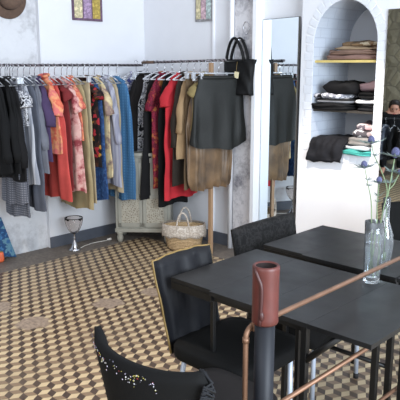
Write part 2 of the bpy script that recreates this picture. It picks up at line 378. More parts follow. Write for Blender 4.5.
# folded clothes
def folded(name, label, cat, mat, c, size, seed, layers=2, rz=0, sag=0.0, group='folded clothes in the niche', lump=.02):
    w, d, h = size; rings = []; n = 40; K = 4*layers
    for i in range(K+1):
        f = i/K; ph = (f*layers) % 1.0 if i < K else 1
        bul = 1-.055*(abs(2*ph-1)**3); r = []
        edge = .86 if i in (0, K) else 1.0
        for k in range(n):
            a = 2*PI*k/n; cx = math.copysign(abs(math.cos(a))**.45, math.cos(a)); cy = math.copysign(abs(math.sin(a))**.45, math.sin(a))
            x = w/2*cx*bul*edge; y = d/2*cy*bul*edge
            nn = fbm((x*9+seed*3, y*9, f*3), 1.0); sh = 1+lump*4*nn
            z = h*f+lump*fbm((x*11+seed, y*11+5, f*2))*f - sag*(cx**2)*f*h
            r.append((x*sh, y*sh, max(0, z)))
        rings.append(r)
    mb = MB().loft(rings[:1]+rings[1:], True, False)
    # domed, creased top
    top = rings[-1]; inner = []
    for s_ in (.75, .45, .15):
        inner.append([(x*s_, y*s_, z+h*.05*(1-s_)+lump*.8*fbm((x*s_*12+seed, y*s_*12, 2))) for x, y, z in top])
    mb.loft([top]+inner, False, True)
    o = mb.build(name, mat, None, True, loc=c); o.rotation_euler = (0, 0, rz); tag(o, label, cat, group); return o
cl = lambda n, *rgb: M.setdefault(n, cloth(n, L(*rgb)))
cl('taupe_cotton', 150, 122, 108); cl('rose_taupe', 158, 126, 116); cl('olive_brown', 116, 98, 78); cl('beige_cotton', 176, 152, 124)
yb = NY+.22
z0 = ZS1
folded('folded_trousers', 'rose-brown folded trousers, lowest of the stack on the upper niche shelf', 'trousers', M['rose_taupe'], (-2.47, yb, z0), (.45, .36, .035), 1, 2, group='folded trousers on the upper shelf')
folded('folded_trousers', 'taupe folded trousers, second from the bottom on the upper niche shelf', 'trousers', M['taupe_cotton'], (-2.46, yb, z0+.037), (.43, .36, .033), 2, 2, group='folded trousers on the upper shelf')
folded('folded_trousers', 'beige-brown folded trousers under the olive pair on the upper niche shelf', 'trousers', M['beige_cotton'], (-2.44, yb+.01, z0+.072), (.40, .35, .022), 3, 1, rz=.06, group='folded trousers on the upper shelf')
M['olive_print'] = print_cloth('olive_print', [L(98, 80, 62), L(138, 112, 84), L(120, 98, 74), L(190, 176, 150)], 16, .8, 'noise')
folded('folded_trousers', 'olive-brown rumpled trousers on top of the upper niche shelf stack', 'trousers', M['olive_print'], (-2.40, yb+.01, z0+.096), (.35, .34, .03), 4, 1, rz=-.08, group='folded trousers on the upper shelf')
z0 = ZS2
cl('black_knit', 13, 13, 15); cl('black_fluff', 16, 15, 17)
M['striped_knit'] = stripe_cloth('striped_knit', L(26, 26, 28), L(168, 168, 172), 28, 2)
M['bw_print'] = print_cloth('black_white_print', [L(28, 28, 32), L(232, 232, 238), L(150, 150, 160), L(240, 240, 244)], 16, .8, 'noise')
gk = 'knitwear on the lower niche shelf'
folded('folded_sweater', 'flat black sweater at the bottom left of the lower niche shelf', 'sweater', M['black_knit'], (-2.60, yb-.07, z0), (.34, .36, .05), 5, 2, group=gk)
folded('folded_sweater', 'black sweater with pale edge lines, second in the left pile', 'sweater', M['striped_knit'], (-2.575, yb-.06, z0+.052), (.31, .34, .03), 6, 1, rz=.1, group=gk)
folded('folded_blouse', 'black and white printed blouse bunched under the fluffy black sweater', 'blouse', M['bw_print'], (-2.61, yb-.08, z0+.083), (.27, .30, .035), 7, 1, rz=-.15, group=gk)
o = folded('folded_sweater', 'bunched fluffy black sweater on top of the left pile', 'sweater', M['black_fluff'], (-2.535, yb-.08, z0+.118), (.27, .28, .085), 8, 1, lump=.03, group=gk)
cl('mauve_knit', 118, 98, 104); cl('white_cotton', 238, 238, 242); cl('charcoal_knit', 32, 31, 35)
folded('folded_sweater', 'black sweater at the bottom of the right pile on the lower niche shelf', 'sweater', M['charcoal_knit'], (-2.315, yb, z0), (.185, .34, .05), 9, 2, group=gk)
folded('folded_blouse', 'white folded blouse between black sweaters in the right pile', 'blouse', M['white_cotton'], (-2.325, yb-.02, z0+.052), (.18, .32, .032), 10, 1, group=gk)
folded('folded_sweater', 'black folded sweater above the white blouse in the right pile', 'sweater', M['black_knit'], (-2.315, yb, z0+.088), (.185, .32, .05), 11, 2, group=gk)
folded('folded_sweater', 'mauve grey sweater on top of the right pile', 'sweater', M['mauve_knit'], (-2.315, yb, z0+.14), (.18, .30, .07), 12, 1, lump=.025, group=gk)
z0 = NSILL
cl('teal_jersey', 78, 176, 166); cl('grey_taupe', 150, 144, 140)
M['pink_print'] = print_cloth('pink_red_print', [L(226, 216, 216), L(206, 96, 104), L(150, 140, 146), L(236, 190, 192), L(110, 100, 108)], 30)
M['grey_print'] = print_cloth('grey_white_print', [L(226, 224, 224), L(120, 112, 116), L(190, 170, 172), L(90, 84, 88)], 30)
gs = 'tops stacked on the niche sill'
folded('folded_shirt', 'teal folded top at the bottom of the stack on the niche sill', 'top', M['teal_jersey'], (-2.335, yb-.13, z0), (.25, .27, .032), 13, 2, rz=-.1, group=gs)
folded('folded_shirt', 'white folded top lying on the teal one', 'top', M['white_cotton'], (-2.35, yb-.09, z0+.034), (.23, .26, .03), 14, 1, group=gs)
folded('folded_shirt', 'grey taupe folded top in the middle of the sill stack', 'top', M['grey_taupe'], (-2.335, yb-.08, z0+.066), (.22, .26, .055), 15, 2, group=gs, lump=.02)
folded('folded_shirt', 'grey and white patterned top under the pink-red one', 'top', M['grey_print'], (-2.325, yb-.07, z0+.124), (.20, .25, .05), 16, 1, rz=.1, group=gs, lump=.02)
folded('folded_shirt', 'pink and red patterned top, topmost of the sill stack', 'top', M['pink_print'], (-2.315, yb-.06, z0+.178), (.17, .24, .045), 17, 1, group=gs, lump=.02)
# charcoal garment draped over the sill
mb = MB(); nx, ns = 26, 34
prof = [(.36, .03), (.30, .065), (.2, .085), (.10, .085), (.03, .07), (-.025, .03), (-.04, -.03), (-.045, -.07), (-.045, -.10)]
def pl(f):
    x = f*(len(prof)-1); i = min(int(x), len(prof)-2); t_ = x-i; return [prof[i][j]*(1-t_)+prof[i+1][j]*t_ for j in (0, 1)]
def drape_pt(u, f, off):
    y, z = pl(f); wob = fbm((u*7, f*5, 3.1))*.018
    x = -.155+.30*u+(f-.5)*-.03
    if f > .62: wob += .010*math.sin(u*15+1)*(f-.62)*2
    g = 1-.3*(1-f)*(abs(2*u-1)**2)
    return (x, y-wob-off*.6, (z*g if f < .5 else z)+wob+off-(.03*u*max(0, f-.6)*-1.2))
for off in (0, .014):
    mb.v += [drape_pt(i/(nx-1), j/(ns-1), off) for j in range(ns) for i in range(nx)]
T = nx*ns
for j in range(ns-1):
    for i in range(nx-1):
        a = j*nx+i; mb.f.append((a, a+nx, a+nx+1, a+1)); mb.f.append((T+a, T+a+1, T+a+nx+1, T+a+nx)); mb.mi += [0, 0]
for j in range(ns-1):
    for i in (0, nx-1): a = j*nx+i; mb.f.append((a, T+a, T+a+nx, a+nx) if i == 0 else (a, a+nx, T+a+nx, T+a)); mb.mi.append(0)
for j in (0, ns-1):
    for i in range(nx-1): a = j*nx+i; mb.f.append((a, a+1, T+a+1, T+a) if j == 0 else (a, T+a, T+a+1, a+1)); mb.mi.append(0)
cl('charcoal_wool', 26, 26, 31)
o = mb.build('draped_jacket', M['charcoal_wool'], None, True, loc=(-2.58, NY+.012, NSILL+.02))
tag(o, 'charcoal jacket draped over the niche sill and hanging down in front', 'jacket')
# ------------------------------------------------------------------ things on the walls
def picture(label, cornersX, axis, fixed, size, cols, seed):
    w, h = size
    t = thing('framed_picture', label, 'picture', (fixed+.012 if axis == 'x' else cornersX[0], cornersX[0] if axis == 'x' else fixed-.012, cornersX[1]), PI/2 if axis == 'x' else 0)
    # local: x along the wall, -y towards the room
    MB().span((0, -.002, 0), (w, .010, h)).build('canvas', cols[0], t, False)
    mbs = []
    k = len(cols)-1
    for i in range(k):
        x0 = w*(.06+.9*i/k); x1 = w*(.06+.9*(i+.86)/k); pts = []
        for j in range(9):
            a = PI*j/8; pts.append(((x0+x1)/2-(x1-x0)/2*math.cos(a), h*(.58+.05*((i+seed) % 2))+h*.13*math.sin(a)))
        pts = [(x0, h*.05)]+pts+[(x1, h*.05)]
        m = MB(); f_ = [(x, -.005, z) for x, z in pts]; b_ = [(x, -.002, z) for x, z in pts]; n = len(pts)
        m.add(f_+b_, [tuple(range(n))]+[(j, n+j, n+(j+1) % n, (j+1) % n) for j in range(n)])
        m.build('painted_shape', cols[1+i], t, False)
    return t
pp = lambda n, *rgb: M.setdefault(n, print_cloth(n, [L(*rgb), L(*[int(c*.88) for c in rgb]), L(*[min(255, int(c*1.1)) for c in rgb])], 26, .6, 'noise'))
pp('plum_paint', 120, 96, 118); pp('straw_paint', 226, 214, 176); pp('lilac_paint', 178, 152, 184); pp('ochre_paint', 196, 172, 92); pp('grey_paint', 158, 156, 158); pp('pink_paint', 216, 184, 194); pp('mint_paint', 190, 206, 204)
pa = at_x(72, 20, -4.77)
picture('small picture of yellow, lilac and ochre arched shapes above the longer rail', (pa.y, pa.z), 'x', -4.77, (.325, .42), [M['plum_paint'], M['straw_paint'], M['lilac_paint'], M['ochre_paint']], 0)
pa = at_y(196, 22, 4.19)
picture('small pink and grey picture beside the thin white conduit', (pa.x+.005, pa.z), 'y', 4.19, (.205, .42), [M['grey_paint'], M['straw_paint'], M['pink_paint'], M['mint_paint']], 1)
# ring
rg = at_y(245, 28, 4.13)
o = MB().tube([(.032*math.cos(2*PI*k/28), 0, .052*math.sin(2*PI*k/28)) for k in range(29)], .0028, 6, False).build('wire_ring', M['chrome'], None, True, loc=(rg.x, 4.146, rg.z))
tag(o, 'thin oval wire ring on the marbled panel above the tote', 'ring')
# hat on the pilaster
hp = at_x(4, -4, -4.80)
t = thing('felt_hat', 'brown felt hat hung high on the grey pilaster', 'hat', (-4.806, hp.y+.03, hp.z-.005)); t.rotation_euler = (0, PI/2, 0)
MB().lathe([(.165, 0), (.172, .004), (.165, .012), (.10, .018)], 36).build('brim', M['hat'], t)
MB().lathe([(.102, .012), (.10, .06), (.092, .095), (.06, .115), (.01, .108)], 36).build('crown', M['hat'], t)
MB().lathe([(.1035, .016), (.1025, .045)], 36, caps=(False, False)).build('hat_band', M['hat_band'], t)
# black tote
bg = at_y(240, 66, 4.10); bw = .33
t = thing('tote_bag', 'black quilted tote hanging on the marbled panel beside the rail', 'bag', (-3.462, 4.085, 1.375))
rings = []
for i in range(15):
    f = i/14; hw = (.150+.020*f-.012*math.sin(PI*f)); hd = .055*(1-.55*f)+.01; z = .29*f
    rings.append([(hw*math.copysign(abs(math.cos(2*PI*k/36))**.55, math.cos(2*PI*k/36)), hd*math.copysign(abs(math.sin(2*PI*k/36))**.7, math.sin(2*PI*k/36))+.006*math.sin(k*1.05+i*.9), z+.008*fbm((k, i, 2), .4)) for k in range(36)])
MB().loft(rings).build('body', M['bag'], t)
for y, lean in ((-.035, -.015), (.02, .0)):
    pts = []
    for k in range(21):
        a = PI*k/20; pts.append((-.02-.095*math.cos(a)*(1-.38*math.sin(a)), y+lean*math.sin(a), .27+.19*math.sin(a)**.8))
    MB().tube(pts, .014, 8, flat=(1.0, .8)).build('handle', M['bag'], t)
m = MB().box((.03, -.075, .165), (.045, .003, .05), Matrix.Rotation(.15, 3, 'Y')); tg = m.build('price_tag', M['cream'], t, False); tg['label'] = 'cream price tag'
MB().tube([(.025, -.06, .27), (.028, -.072, .23), (.03, -.0755, .19)], .002, 5).build('tag_string', M['gold_piping'], t)
MB().box((0, 0, .40), (.012, .03, .012)).tube([(0, -.03, .447), (0, .06, .447)], .006, 8).build('wall_peg', M['chrome'], t)
# ------------------------------------------------------------------ clothes rails
def rail_mat():
    m = N('twisted_dark_rail'); p = m.pos(); sp = m.n('ShaderNodeSeparateXYZ'); m.l(p, sp.inputs[0])
    s_ = m.math('ADD', m.math('ADD', sp.outputs[0], sp.outputs[1]), m.math('MULTIPLY', sp.outputs[2], 1.2))
    f = m.math('MULTIPLY_ADD', m.math('SINE', m.math('MULTIPLY', s_, 2*PI/.045)), .5, .5)
    m.base(m.ramp(f, [(.3, L(46, 42, 46)), (.62, L(124, 116, 120))])); m.set(.4, .4); return m.m
M['rail'] = rail_mat()
R1X, R2Y = -4.47, 3.89
R1Z = 1.618; R2Z = 1.648; R2A, R2B = -4.44, at_y(226, 60, R2Y).x
t = thing('clothes_rail', 'long dark twisted clothes rail along the left wall', 'clothes rail', (R1X, 0, R1Z))
MB().tube([(0, .6, 0), (0, 3.90, 0)], .011, 10).build('bar', M['rail'], t)
for y in (.8, 3.86): MB().tube([(0, y, -.004), (-.298 if y > 3 else -.338, y, -.004)], .008, 8).build('wall_bracket', M['black_steel'], t)
t = thing('clothes_rail', 'shorter dark twisted clothes rail in front of the back wall', 'clothes rail', (0, R2Y, R2Z))
MB().tube([(R2A, 0, -.006), (R2A+.25, 0, -.003), (R2B, 0, .01)], .011, 10).build('bar', M['rail'], t)
MB().tube([(R2A-.02, 0, -.006), (R2A+.14, 0, -.004)], .0135, 10).build('joint_sleeve', M['hat'], t)
for x in (R2A+.03, R2B-.02): MB().tube([(x, 0, 0), (x, .30, 0)], .008, 8).build('wall_bracket', M['black_steel'], t)
wp = at_y(210.5, 248, R2Y)
o = MB().span((-.017, -.015, 0), (.017, .015, R2Z-.012)).build('timber_post', M['wood_post'], None, False, bevel=.003, loc=(wp.x, R2Y+.0, .002))
tag(o, 'pale timber post standing under the shorter rail by the basket', 'post')
# ------------------------------------------------------------------ hangers and garments
rnd = random.Random(7)
def hook_pts():
    return [(0, 0, -.085), (0, 0, -.05)]+[(.0195*math.cos(a), 0, .0195*math.sin(a)-.006) for a in [(-80+i*28)*PI/180 for i in range(10)]]
def hanger(pos, rz, label, clip=False, hw=.17):
    if clip:
        o = MB().tube([(-hw, 0, -.095), (hw, 0, -.095)], .006, 8).build('clothes_hanger', M['clear_plastic'], None, True, loc=pos)
        for s_ in (-1, 1):
            c = MB().box((s_*hw*.92, 0, -.115), (.028, .03, .05)).tube([(s_*hw*.92, 0, -.095), (s_*hw*.92, 0, -.088)], .012, 8).build('clip', M['clear_plastic'], o, False, bevel=.004)
    else:
        o = MB().tube([(-hw, 0, -.15), (-hw*.5, 0, -.112), (0, 0, -.085), (hw*.5, 0, -.112), (hw, 0, -.15), (0, 0, -.157), (-hw, 0, -.15)], .006, 8).build('clothes_hanger', M['clear_plastic'], None, True, loc=pos)
    MB().tube(hook_pts(), .0028, 6).build('hook', M['chrome'], o)
    o.rotation_euler = (0, 0, rz); tag(o, label, 'hanger', 'clothes hangers on the rails'); return o
def interp(tab, z):
    for (z0, *a), (z1, *b) in zip(tab, tab[1:]):
        if z <= z0 and z >= z1:
            t_ = (z0-z)/(z0-z1) if z0 != z1 else 0; t_ = t_*t_*(3-2*t_); return [p*(1-t_)+q_*t_ for p, q_ in zip(a, b)]
    return list(tab[-1][1:])
def garment(name, label, cat, mat, style, pos, rz, hem, seed, hemw=.2, group=None, sleeve=0, amp=.014, top=-.105, shw=.185, short_sleeve=0, extra=None, dep=.030, jag=.0, buttons=None, waist=.15):
    zh = hem-pos.z
    if style in ('dress', 'blouse', 'jacket'):
        tab = [(top, .045, .020), (top-.010, .065, .024), (top-.055, shw*.66, .027), (top-.11, shw*.82, dep), (top-.20, shw*.94, dep), (top-.38, (shw+hemw)/2*.97, dep), (zh, hemw, dep)]
    elif style == 'skirt': tab = [(top, waist, .016), (top-.04, waist+.003, .02), (top-.2, (waist+hemw)/2*1.03, dep), (zh, hemw, dep)]
    elif style == 'gathered': tab = [(top, .14, .016), (top-.05, .145, .022), (top-.25, hemw*.95, dep), ((zh+top)/2, hemw*1.05, dep*1.1), (zh+.06, hemw, dep), (zh+.015, hemw*.9, dep), (zh, hemw*.85, dep*.8)]
    elif style == 'scarf': tab = [(top, .03, .012), (top-.10, .05, .016), (top-.28, hemw*.85, .02), (zh+.08, hemw, .02), (zh, hemw*.95, .018)]
    else: tab = [(top, .16, .018), (top-.1, .165, .022), (zh, hemw, .022)]
    rings = []; rows = 30; n = 48; rr = random.Random(seed); ph = rr.uniform(0, 6); kf = rr.uniform(34, 46); ph2 = rr.uniform(0, 6)
    for i in range(rows+1):
        f = i/rows; z = top+(zh-top)*(f**1.15); hw, hd = interp(tab, max(z, zh)); g = min(1, max(0, (top-.1-z)/.35)); r = []
        for k in range(n):
            a = 2*PI*k/n; c, s_ = math.cos(a), math.sin(a)
            x = hw*math.copysign(abs(c)**.8, c); y = hd*s_
            y += amp*g*(math.sin(kf*(2.4 if style == 'gathered' else 1)*x+ph+z*1.5)*.7+math.sin(kf*(3.7 if style == 'gathered' else 1.9)*x+ph2)*.4)*(1-.6*abs(c)**6)
            y += .012*fbm((x*6+seed, z*4, seed*.7))*g
            x += .012*fbm((z*5, seed, s_*.5))*g
            zz = z
            if i >= rows-4 and style == 'skirt': zz += .055*(x/hw)**2*(i-rows+4)/4
            if i >= rows-1: zz += .012*math.sin(kf*.5*x+ph)+jag*math.sin(x*30+ph2)
            if i < 2: zz -= .012*max(0, -s_)
            r.append((x, y, zz))
        rings.append(r)
    o = MB().loft(rings, True, False).build(name, mat, None, True, loc=pos); o.rotation_euler = (0, 0, rz)
    tag(o, label, cat, group)
    if sleeve or short_sleeve:
        ln = sleeve or short_sleeve
        for sx in (-1, 1):
            pts = []; rad = []
            for i in range(11):
                f = i/10; pts.append((sx*(shw*.60+.055*math.sin(min(1, f*1.2)*1.57)+(.045*f if short_sleeve else .03*f)), -.010+.008*math.sin(i*.8+seed), top-.066-ln*f)); rad.append((.018+.022*min(1, f*2.2))*(1-.2*f if sleeve else 1+.15*f)+.004*math.sin(i*1.7+seed))
            m = MB().tube(pts, rad, 16, True, flat=(.62, 1) if False else (1, .6))
            m.build('sleeve', mat, o)
    if style in ('blouse', 'jacket'):
        pts = [(.062*math.cos(a), .03*math.sin(a), top+.004+.010*math.sin(a)) for a in [2*PI*k/20 for k in range(21)]]
        MB().tube(pts, .011, 8, False).build('collar', mat, o)
    if style in ('skirt',):
        pts = [((waist+.003)*math.cos(a), .021*math.sin(a), top-.012) for a in [2*PI*k/36 for k in range(37)]]
        MB().tube(pts, .012, 8, False, flat=(.35, 1.2)).build('waistband', mat, o)
    if buttons:
        for j in range(5): MB().lathe([(.007, 0), (.007, .003)], 10, (0, 0, 0)).build('button', buttons, o, loc=(0, -dep-.012, top-.1-j*.09)).rotation_euler = (PI/2, 0, 0)
    return o
def r1(px): return Vector((R1X, at_x(px, 65, R1X).y, R1Z))
def r2(px): return Vector((at_y(px, 62, R2Y).x, R2Y, R2Z))
def hem1(px, y): p = r1(px); return at_x(px, y, R1X).z
def hem2(px, y): return at_y(px, y, R2Y).z
cl('olive_gold', 150, 132, 88); cl('black_wool', 17, 17, 19); cl('soot_black', 24, 23, 25); cl('grey_cardigan', 118, 120, 130); cl('slate_grey', 96, 100, 112); cl('aubergine', 78, 62, 96); cl('coral_red', 208, 84, 78); cl('dark_red', 128, 44, 46); cl('khaki', 176, 158, 120); cl('beige_linen', 196, 178, 146); cl('lavender_grey', 176, 176, 190); cl('scarlet', 206, 52, 62); cl('umber', 58, 51, 45); cl('tan_suede', 178, 148, 112); cl('brown_twill', 112, 92, 70); cl('blackish_brown', 30, 26, 26)
M['tweed'] = stripe_cloth('grey_tweed', L(112, 114, 124), L(146, 148, 158), 55, 0, .9, L(96, 98, 108))
M['floral_bw'] = print_cloth('white_black_floral', [L(30, 30, 36), L(224, 224, 228), L(120, 120, 128), L(200, 200, 206)], 26, .8, 'noise')
M['pale_stripe'] = stripe_cloth('pale_grey_stripe', L(196, 198, 206), L(158, 162, 174), 22)
M['coral_print'] = print_cloth('coral_print', [L(232, 128, 96), L(224, 104, 88), L(240, 168, 120), L(226, 120, 116)], 9, .8, 'noise', 4, True)
M['orange_print'] = print_cloth('orange_print', [L(222, 122, 96), L(236, 150, 112), L(208, 92, 84), L(238, 176, 140)], 11, .8, 'noise', 4, True)
M['pink_floral'] = print_cloth('pink_floral', [L(226, 176, 168), L(232, 190, 180), L(214, 150, 146), L(148, 66, 72)], 12, .8, 'noise', 4, True)
M['folk_print'] = print_cloth('black_red_yellow_print', [L(30, 22, 24), L(54, 34, 30), L(170, 48, 56), L(34, 26, 26), L(170, 120, 50), L(84, 52, 40), L(26, 20, 20)], 30)
M['cream_print'] = print_cloth('cream_flower_print', [L(222, 202, 158), L(228, 210, 168), L(216, 194, 150), L(150, 126, 118)], 9, .8, 'noise', 4, True)
M['blue_weave'] = stripe_cloth('blue_woven_denim', L(62, 112, 158), L(92, 142, 184), 40, 0, .9, L(70, 116, 160))
M['navy_print'] = print_cloth('blue_dotted', [L(44, 72, 118), L(52, 84, 130), L(40, 64, 108), L(64, 96, 144)], 60)
M['blue_white'] = print_cloth('blue_white_print', [L(70, 74, 130), L(222, 222, 236), L(110, 112, 160), L(232, 232, 240)], 26, .8, 'noise')
M['burgundy_print'] = print_cloth('burgundy_print', [L(118, 34, 56), L(146, 42, 66), L(96, 30, 46), L(160, 60, 60), L(172, 110, 60)], 20, .8, 'noise')
M['lav_stripe'] = stripe_cloth('lavender_stripe', L(186, 186, 200), L(158, 158, 176), 26)
def satin():
    m = N('bronze_satin'); co = m.coord(); v = m.noise(co, 7, 4)
    m.base(m.ramp(v, [(.3, L(62, 46, 31)), (.7, L(122, 95, 66))])); m.set(.42, 0, .5); m.b.inputs['Sheen Weight'].default_value = .3; return m.m
M['satin'] = satin()
def leather():
    m = N('dark_green_black_leather'); co = m.coord(); v = m.noise(co, 90, 3)
    m.base(m.ramp(v, [(.3, L(12, 13, 12)), (.7, L(22, 23, 21))])); m.set(.55, 0, .3); m.bump(v, .3, .002); return m.m
M['leather'] = leather()
M['bone'] = plain('pale_button', L(206, 196, 178), .4)
G1, G2 = 'garments on the long rail', 'garments on the shorter rail'
W1_ = [  # px, hem y, name, label, category, material, style, hem half width, options
 (-9, 172, 'coat', 'black coat cut off by the left edge of the view', 'coat', 'black_wool', 'jacket', .22, dict(sleeve=.55)),
 (0, 173, 'jacket', 'black wool jacket above the grey tweed skirt', 'jacket', 'black_wool', 'jacket', .22, dict(sleeve=.55, shw=.2)),
 (4.5, 179, 'jacket', 'longer black jacket with buttons beside the floral blouse', 'jacket', 'soot_black', 'jacket', .22, dict(sleeve=.6, buttons='rubber', shw=.2)),
 (6.5, 206, 'skirt', 'grey tweed skirt hanging below the black jackets', 'skirt', 'tweed', 'skirt', .2, dict(top=-.12)),
 (9, 217, 'trousers', 'longer grey tweed trousers beside the tweed skirt', 'trousers', 'tweed', 'trousers', .18, dict(top=-.13)),
 (12, 124, 'blouse', 'white blouse with black floral print beside the black jackets', 'blouse', 'floral_bw', 'blouse', .21, dict(short_sleeve=.14)),
 (17, 183, 'dress', 'pale grey striped dress left of the grey cardigan', 'dress', 'pale_stripe', 'dress', .25, dict(sleeve=0)),
 (23, 208, 'dress', 'long slate grey dress under the grey cardigan', 'dress', 'slate_grey', 'dress', .22, dict()),
 (29, 172, 'cardigan', 'open grey cardigan in front of the purple top', 'cardigan', 'grey_cardigan', 'jacket', .23, dict(sleeve=.48)),
 (34, 160, 'blouse', 'aubergine purple top behind the grey cardigan', 'top', 'aubergine', 'blouse', .2, dict(short_sleeve=.3)),
 (43, 151, 'blouse', 'coral and orange print blouse above the red dress', 'blouse', 'coral_print', 'blouse', .23, dict(short_sleeve=.24, top=-.085)),
 (48, 197, 'dress', 'plain red dress with a flared hem below the coral blouse', 'dress', 'coral_red', 'dress', .27, dict(amp=.024)),
 (54, 188, 'dress', 'dark red dress squeezed beside the pink floral dress', 'dress', 'dark_red', 'dress', .2, dict(short_sleeve=.1)),
 (61, 190, 'dress', 'pale pink dress with darker flowers', 'dress', 'pink_floral', 'dress', .26, dict(short_sleeve=.2, jag=.012, shw=.195)),
 (66.5, 140, 'blouse', 'orange-coral print blouse right of the pink dress', 'blouse', 'orange_print', 'blouse', .22, dict(short_sleeve=.18)),
 (71.5, 207, 'dress', 'long khaki dress behind the orange-coral blouse', 'dress', 'khaki', 'dress', .25, dict(shw=.2)),
 (77, 202, 'trousers', 'beige linen trousers beside the khaki dress', 'trousers', 'beige_linen', 'trousers', .21, dict(top=-.13)),
 (83, 164, 'blouse', 'black top with red and yellow folk print', 'top', 'folk_print', 'blouse', .21, dict(short_sleeve=.1)),
 (88, 198, 'dress', 'dotted dark blue dress showing below the cream blouse', 'dress', 'navy_print', 'dress', .22, dict()),
 (94, 176, 'blouse', 'cream blouse with faded flower print', 'blouse', 'cream_print', 'blouse', .21, dict(short_sleeve=.24, jag=.01, shw=.2)),
 (102, 184, 'shirt', 'long lavender grey striped shirt beside the blue dress', 'shirt', 'lav_stripe', 'blouse', .22, dict(sleeve=.5)),
 (108, 190, 'dress', 'beige linen dress tucked between the lavender shirt and the blue dress', 'dress', 'beige_linen', 'dress', .18, dict(shw=.16)),
 (116, 198, 'dress', 'blue woven denim dress at the right of the long rail', 'dress', 'blue_weave', 'dress', .225, dict(shw=.18, top=-.09)),
]
seed = 10
for px, hy, nm, lb, ct, mt, st, hw, op in W1_:
    seed += 1; p = r1(px)
    op = dict(op)
    if op.get('buttons'): op['buttons'] = M[op['buttons']]
    garment(nm, lb, ct, M[mt], st, p, rnd.uniform(-.05, .05), at_x(px, hy, R1X).z, seed, hw, G1, **op)
    hanger(p, 0, 'clear hanger holding the '+lb.split(' at the')[0].split(' under ')[0].split(' behind ')[0].split(' below ')[0].split(' above ')[0][:90], clip=st in ('skirt', 'trousers'))
W2_ = [
 (136, 118, 'blouse', 'blue and white print blouse at the left end of the shorter rail', 'blouse', 'blue_white', 'blouse', .17, dict(shw=.16)),
 (144, 168, 'jacket', 'black-brown jacket at the left of the shorter rail', 'jacket', 'blackish_brown', 'jacket', .2, dict(short_sleeve=.32)),
 (147, 178, 'scarf', 'black and white floral scarf hanging over the black dress', 'scarf', 'floral_bw', 'scarf', .13, dict(top=-.115)),
 (157, 197, 'dress', 'long black dress left of the burgundy tunic', 'dress', 'soot_black', 'dress', .215, dict(shw=.14)),
 (164.5, 187, 'blouse', 'burgundy print tunic with a pointed hem', 'tunic', 'burgundy_print', 'blouse', .16, dict(short_sleeve=.25)),
 (172, 203, 'dress', 'long black dress between the burgundy tunic and the red dress', 'dress', 'black_wool', 'dress', .18, dict(shw=.15)),
 (180.5, 196, 'dress', 'scarlet red dress on the shorter rail', 'dress', 'scarlet', 'dress', .21, dict(short_sleeve=.22, top=-.09)),
 (187, 183, 'coat', 'dark olive-brown coat beside the red dress', 'coat', 'umber', 'jacket', .18, dict(sleeve=.55, shw=.165)),
 (194, 158, 'jacket', 'tan suede jacket beside the dark leather skirt', 'jacket', 'tan_suede', 'jacket', .2, dict(sleeve=.42, amp=.022)),
 (207, 130, 'blouse', 'olive gold blouse mostly hidden behind the leather skirt', 'blouse', 'olive_gold', 'blouse', .2, dict(short_sleeve=.1)),
 (200, 186, 'trousers', 'brown twill trousers behind the leather skirt', 'trousers', 'brown_twill', 'trousers', .19, dict(top=-.13)),
]
for px, hy, nm, lb, ct, mt, st, hw, op in W2_:
    seed += 1; p = r2(px)
    garment(nm, lb, ct, M[mt], st, p, PI/2+rnd.uniform(-.05, .05), hem2(px, hy), seed, hw, G2, **op)
    hanger(p, PI/2, 'clear hanger holding the '+lb.split(' at the')[0].split(' behind ')[0].split(' hanging ')[0][:90], clip=st in ('skirt', 'trousers', 'scarf'))
p = r2(210)
garment('skirt', 'gathered bronze satin skirt hanging below the dark leather skirt', 'skirt', M['satin'], 'gathered', p+Vector((0, .0, 0)), PI/2-.3, hem2(209, 188), 91, .21, G2, amp=.034, top=-.13, dep=.04)
hanger(p, PI/2-.3, 'clear clip hanger holding the bronze satin skirt', clip=True)
p = r2(216)+Vector((.02, -.035, 0))
p = r2(219)
garment('skirt', 'dark leather skirt at the right end of the shorter rail', 'skirt', M['leather'], 'skirt', p, PI/2-.38, hem2(217, 149), 92, .262, G2, amp=.016, top=-.115, dep=.03, waist=.185)
hanger(p, PI/2-.38, 'clear clip hanger holding the dark leather skirt', clip=True)
# ------------------------------------------------------------------ cabinet, basket, lamp, painting
fa, fb = at_z(116, 243, 0), at_z(167.5, 243.5, 0); dv = (fb-fa); cw = dv.length+.03; ca = math.atan2(dv.y, dv.x)
CH, CD = .84, .33
t = thing('cabinet', 'grey-green painted cabinet with pierced door panels in the corner', 'cabinet', (fa.x, fa.y, .002), ca)
MB().span((0, .02, .10), (cw, CD, CH-.03)).build('body', M['cab_paint'], t, False, bevel=.004)
MB().span((-.015, 0, CH-.03), (cw+.015, CD, CH)).build('top', M['cab_paint'], t, False, bevel=.006)
MB().span((-.006, .004, .10), (cw+.006, .03, .135)).build('plinth_moulding', M['cab_paint'], t, False, bevel=.005)
for x in (.035, cw-.035):
    for y in (.035, CD-.035): MB().lathe([(.018, 0), (.026, .02), (.031, .05), (.024, .075), (.034, .09), (.034, .102)], 18, (x, y, 0)).build('leg', M['cab_paint'], t)
for i in range(2):
    x0 = .028+i*(cw/2-.026); x1 = x0+cw/2-.032
    d = MB().span((x0, .006, .15), (x1, .02, .19)).span((x0, .006, CH-.09), (x1, .02, CH-.045)).span((x0, .006, .15), (x0+.03, .02, CH-.045)).span((x1-.03, .006, .15), (x1, .02, CH-.045)).span((x0, .006, .42), (x1, .02, .45)).build('door', M['cab_paint'], t, False, bevel=.002)
    MB().span((x0+.03, .012, .19), (x1-.03, .0205, .42)).build('pierced_panel', M['lattice'], d, False)
    MB().span((x0+.03, .012, .45), (x1-.03, .0205, CH-.09)).build('plain_panel', M['cab_paint'], d, False)
    MB().ell(((x1-.015 if i == 0 else x0+.015), -.004, .46), (.009, .011, .009), 12, 8).build('knob', M['chrome'], d)
bc = at_z(188, 249, 0)
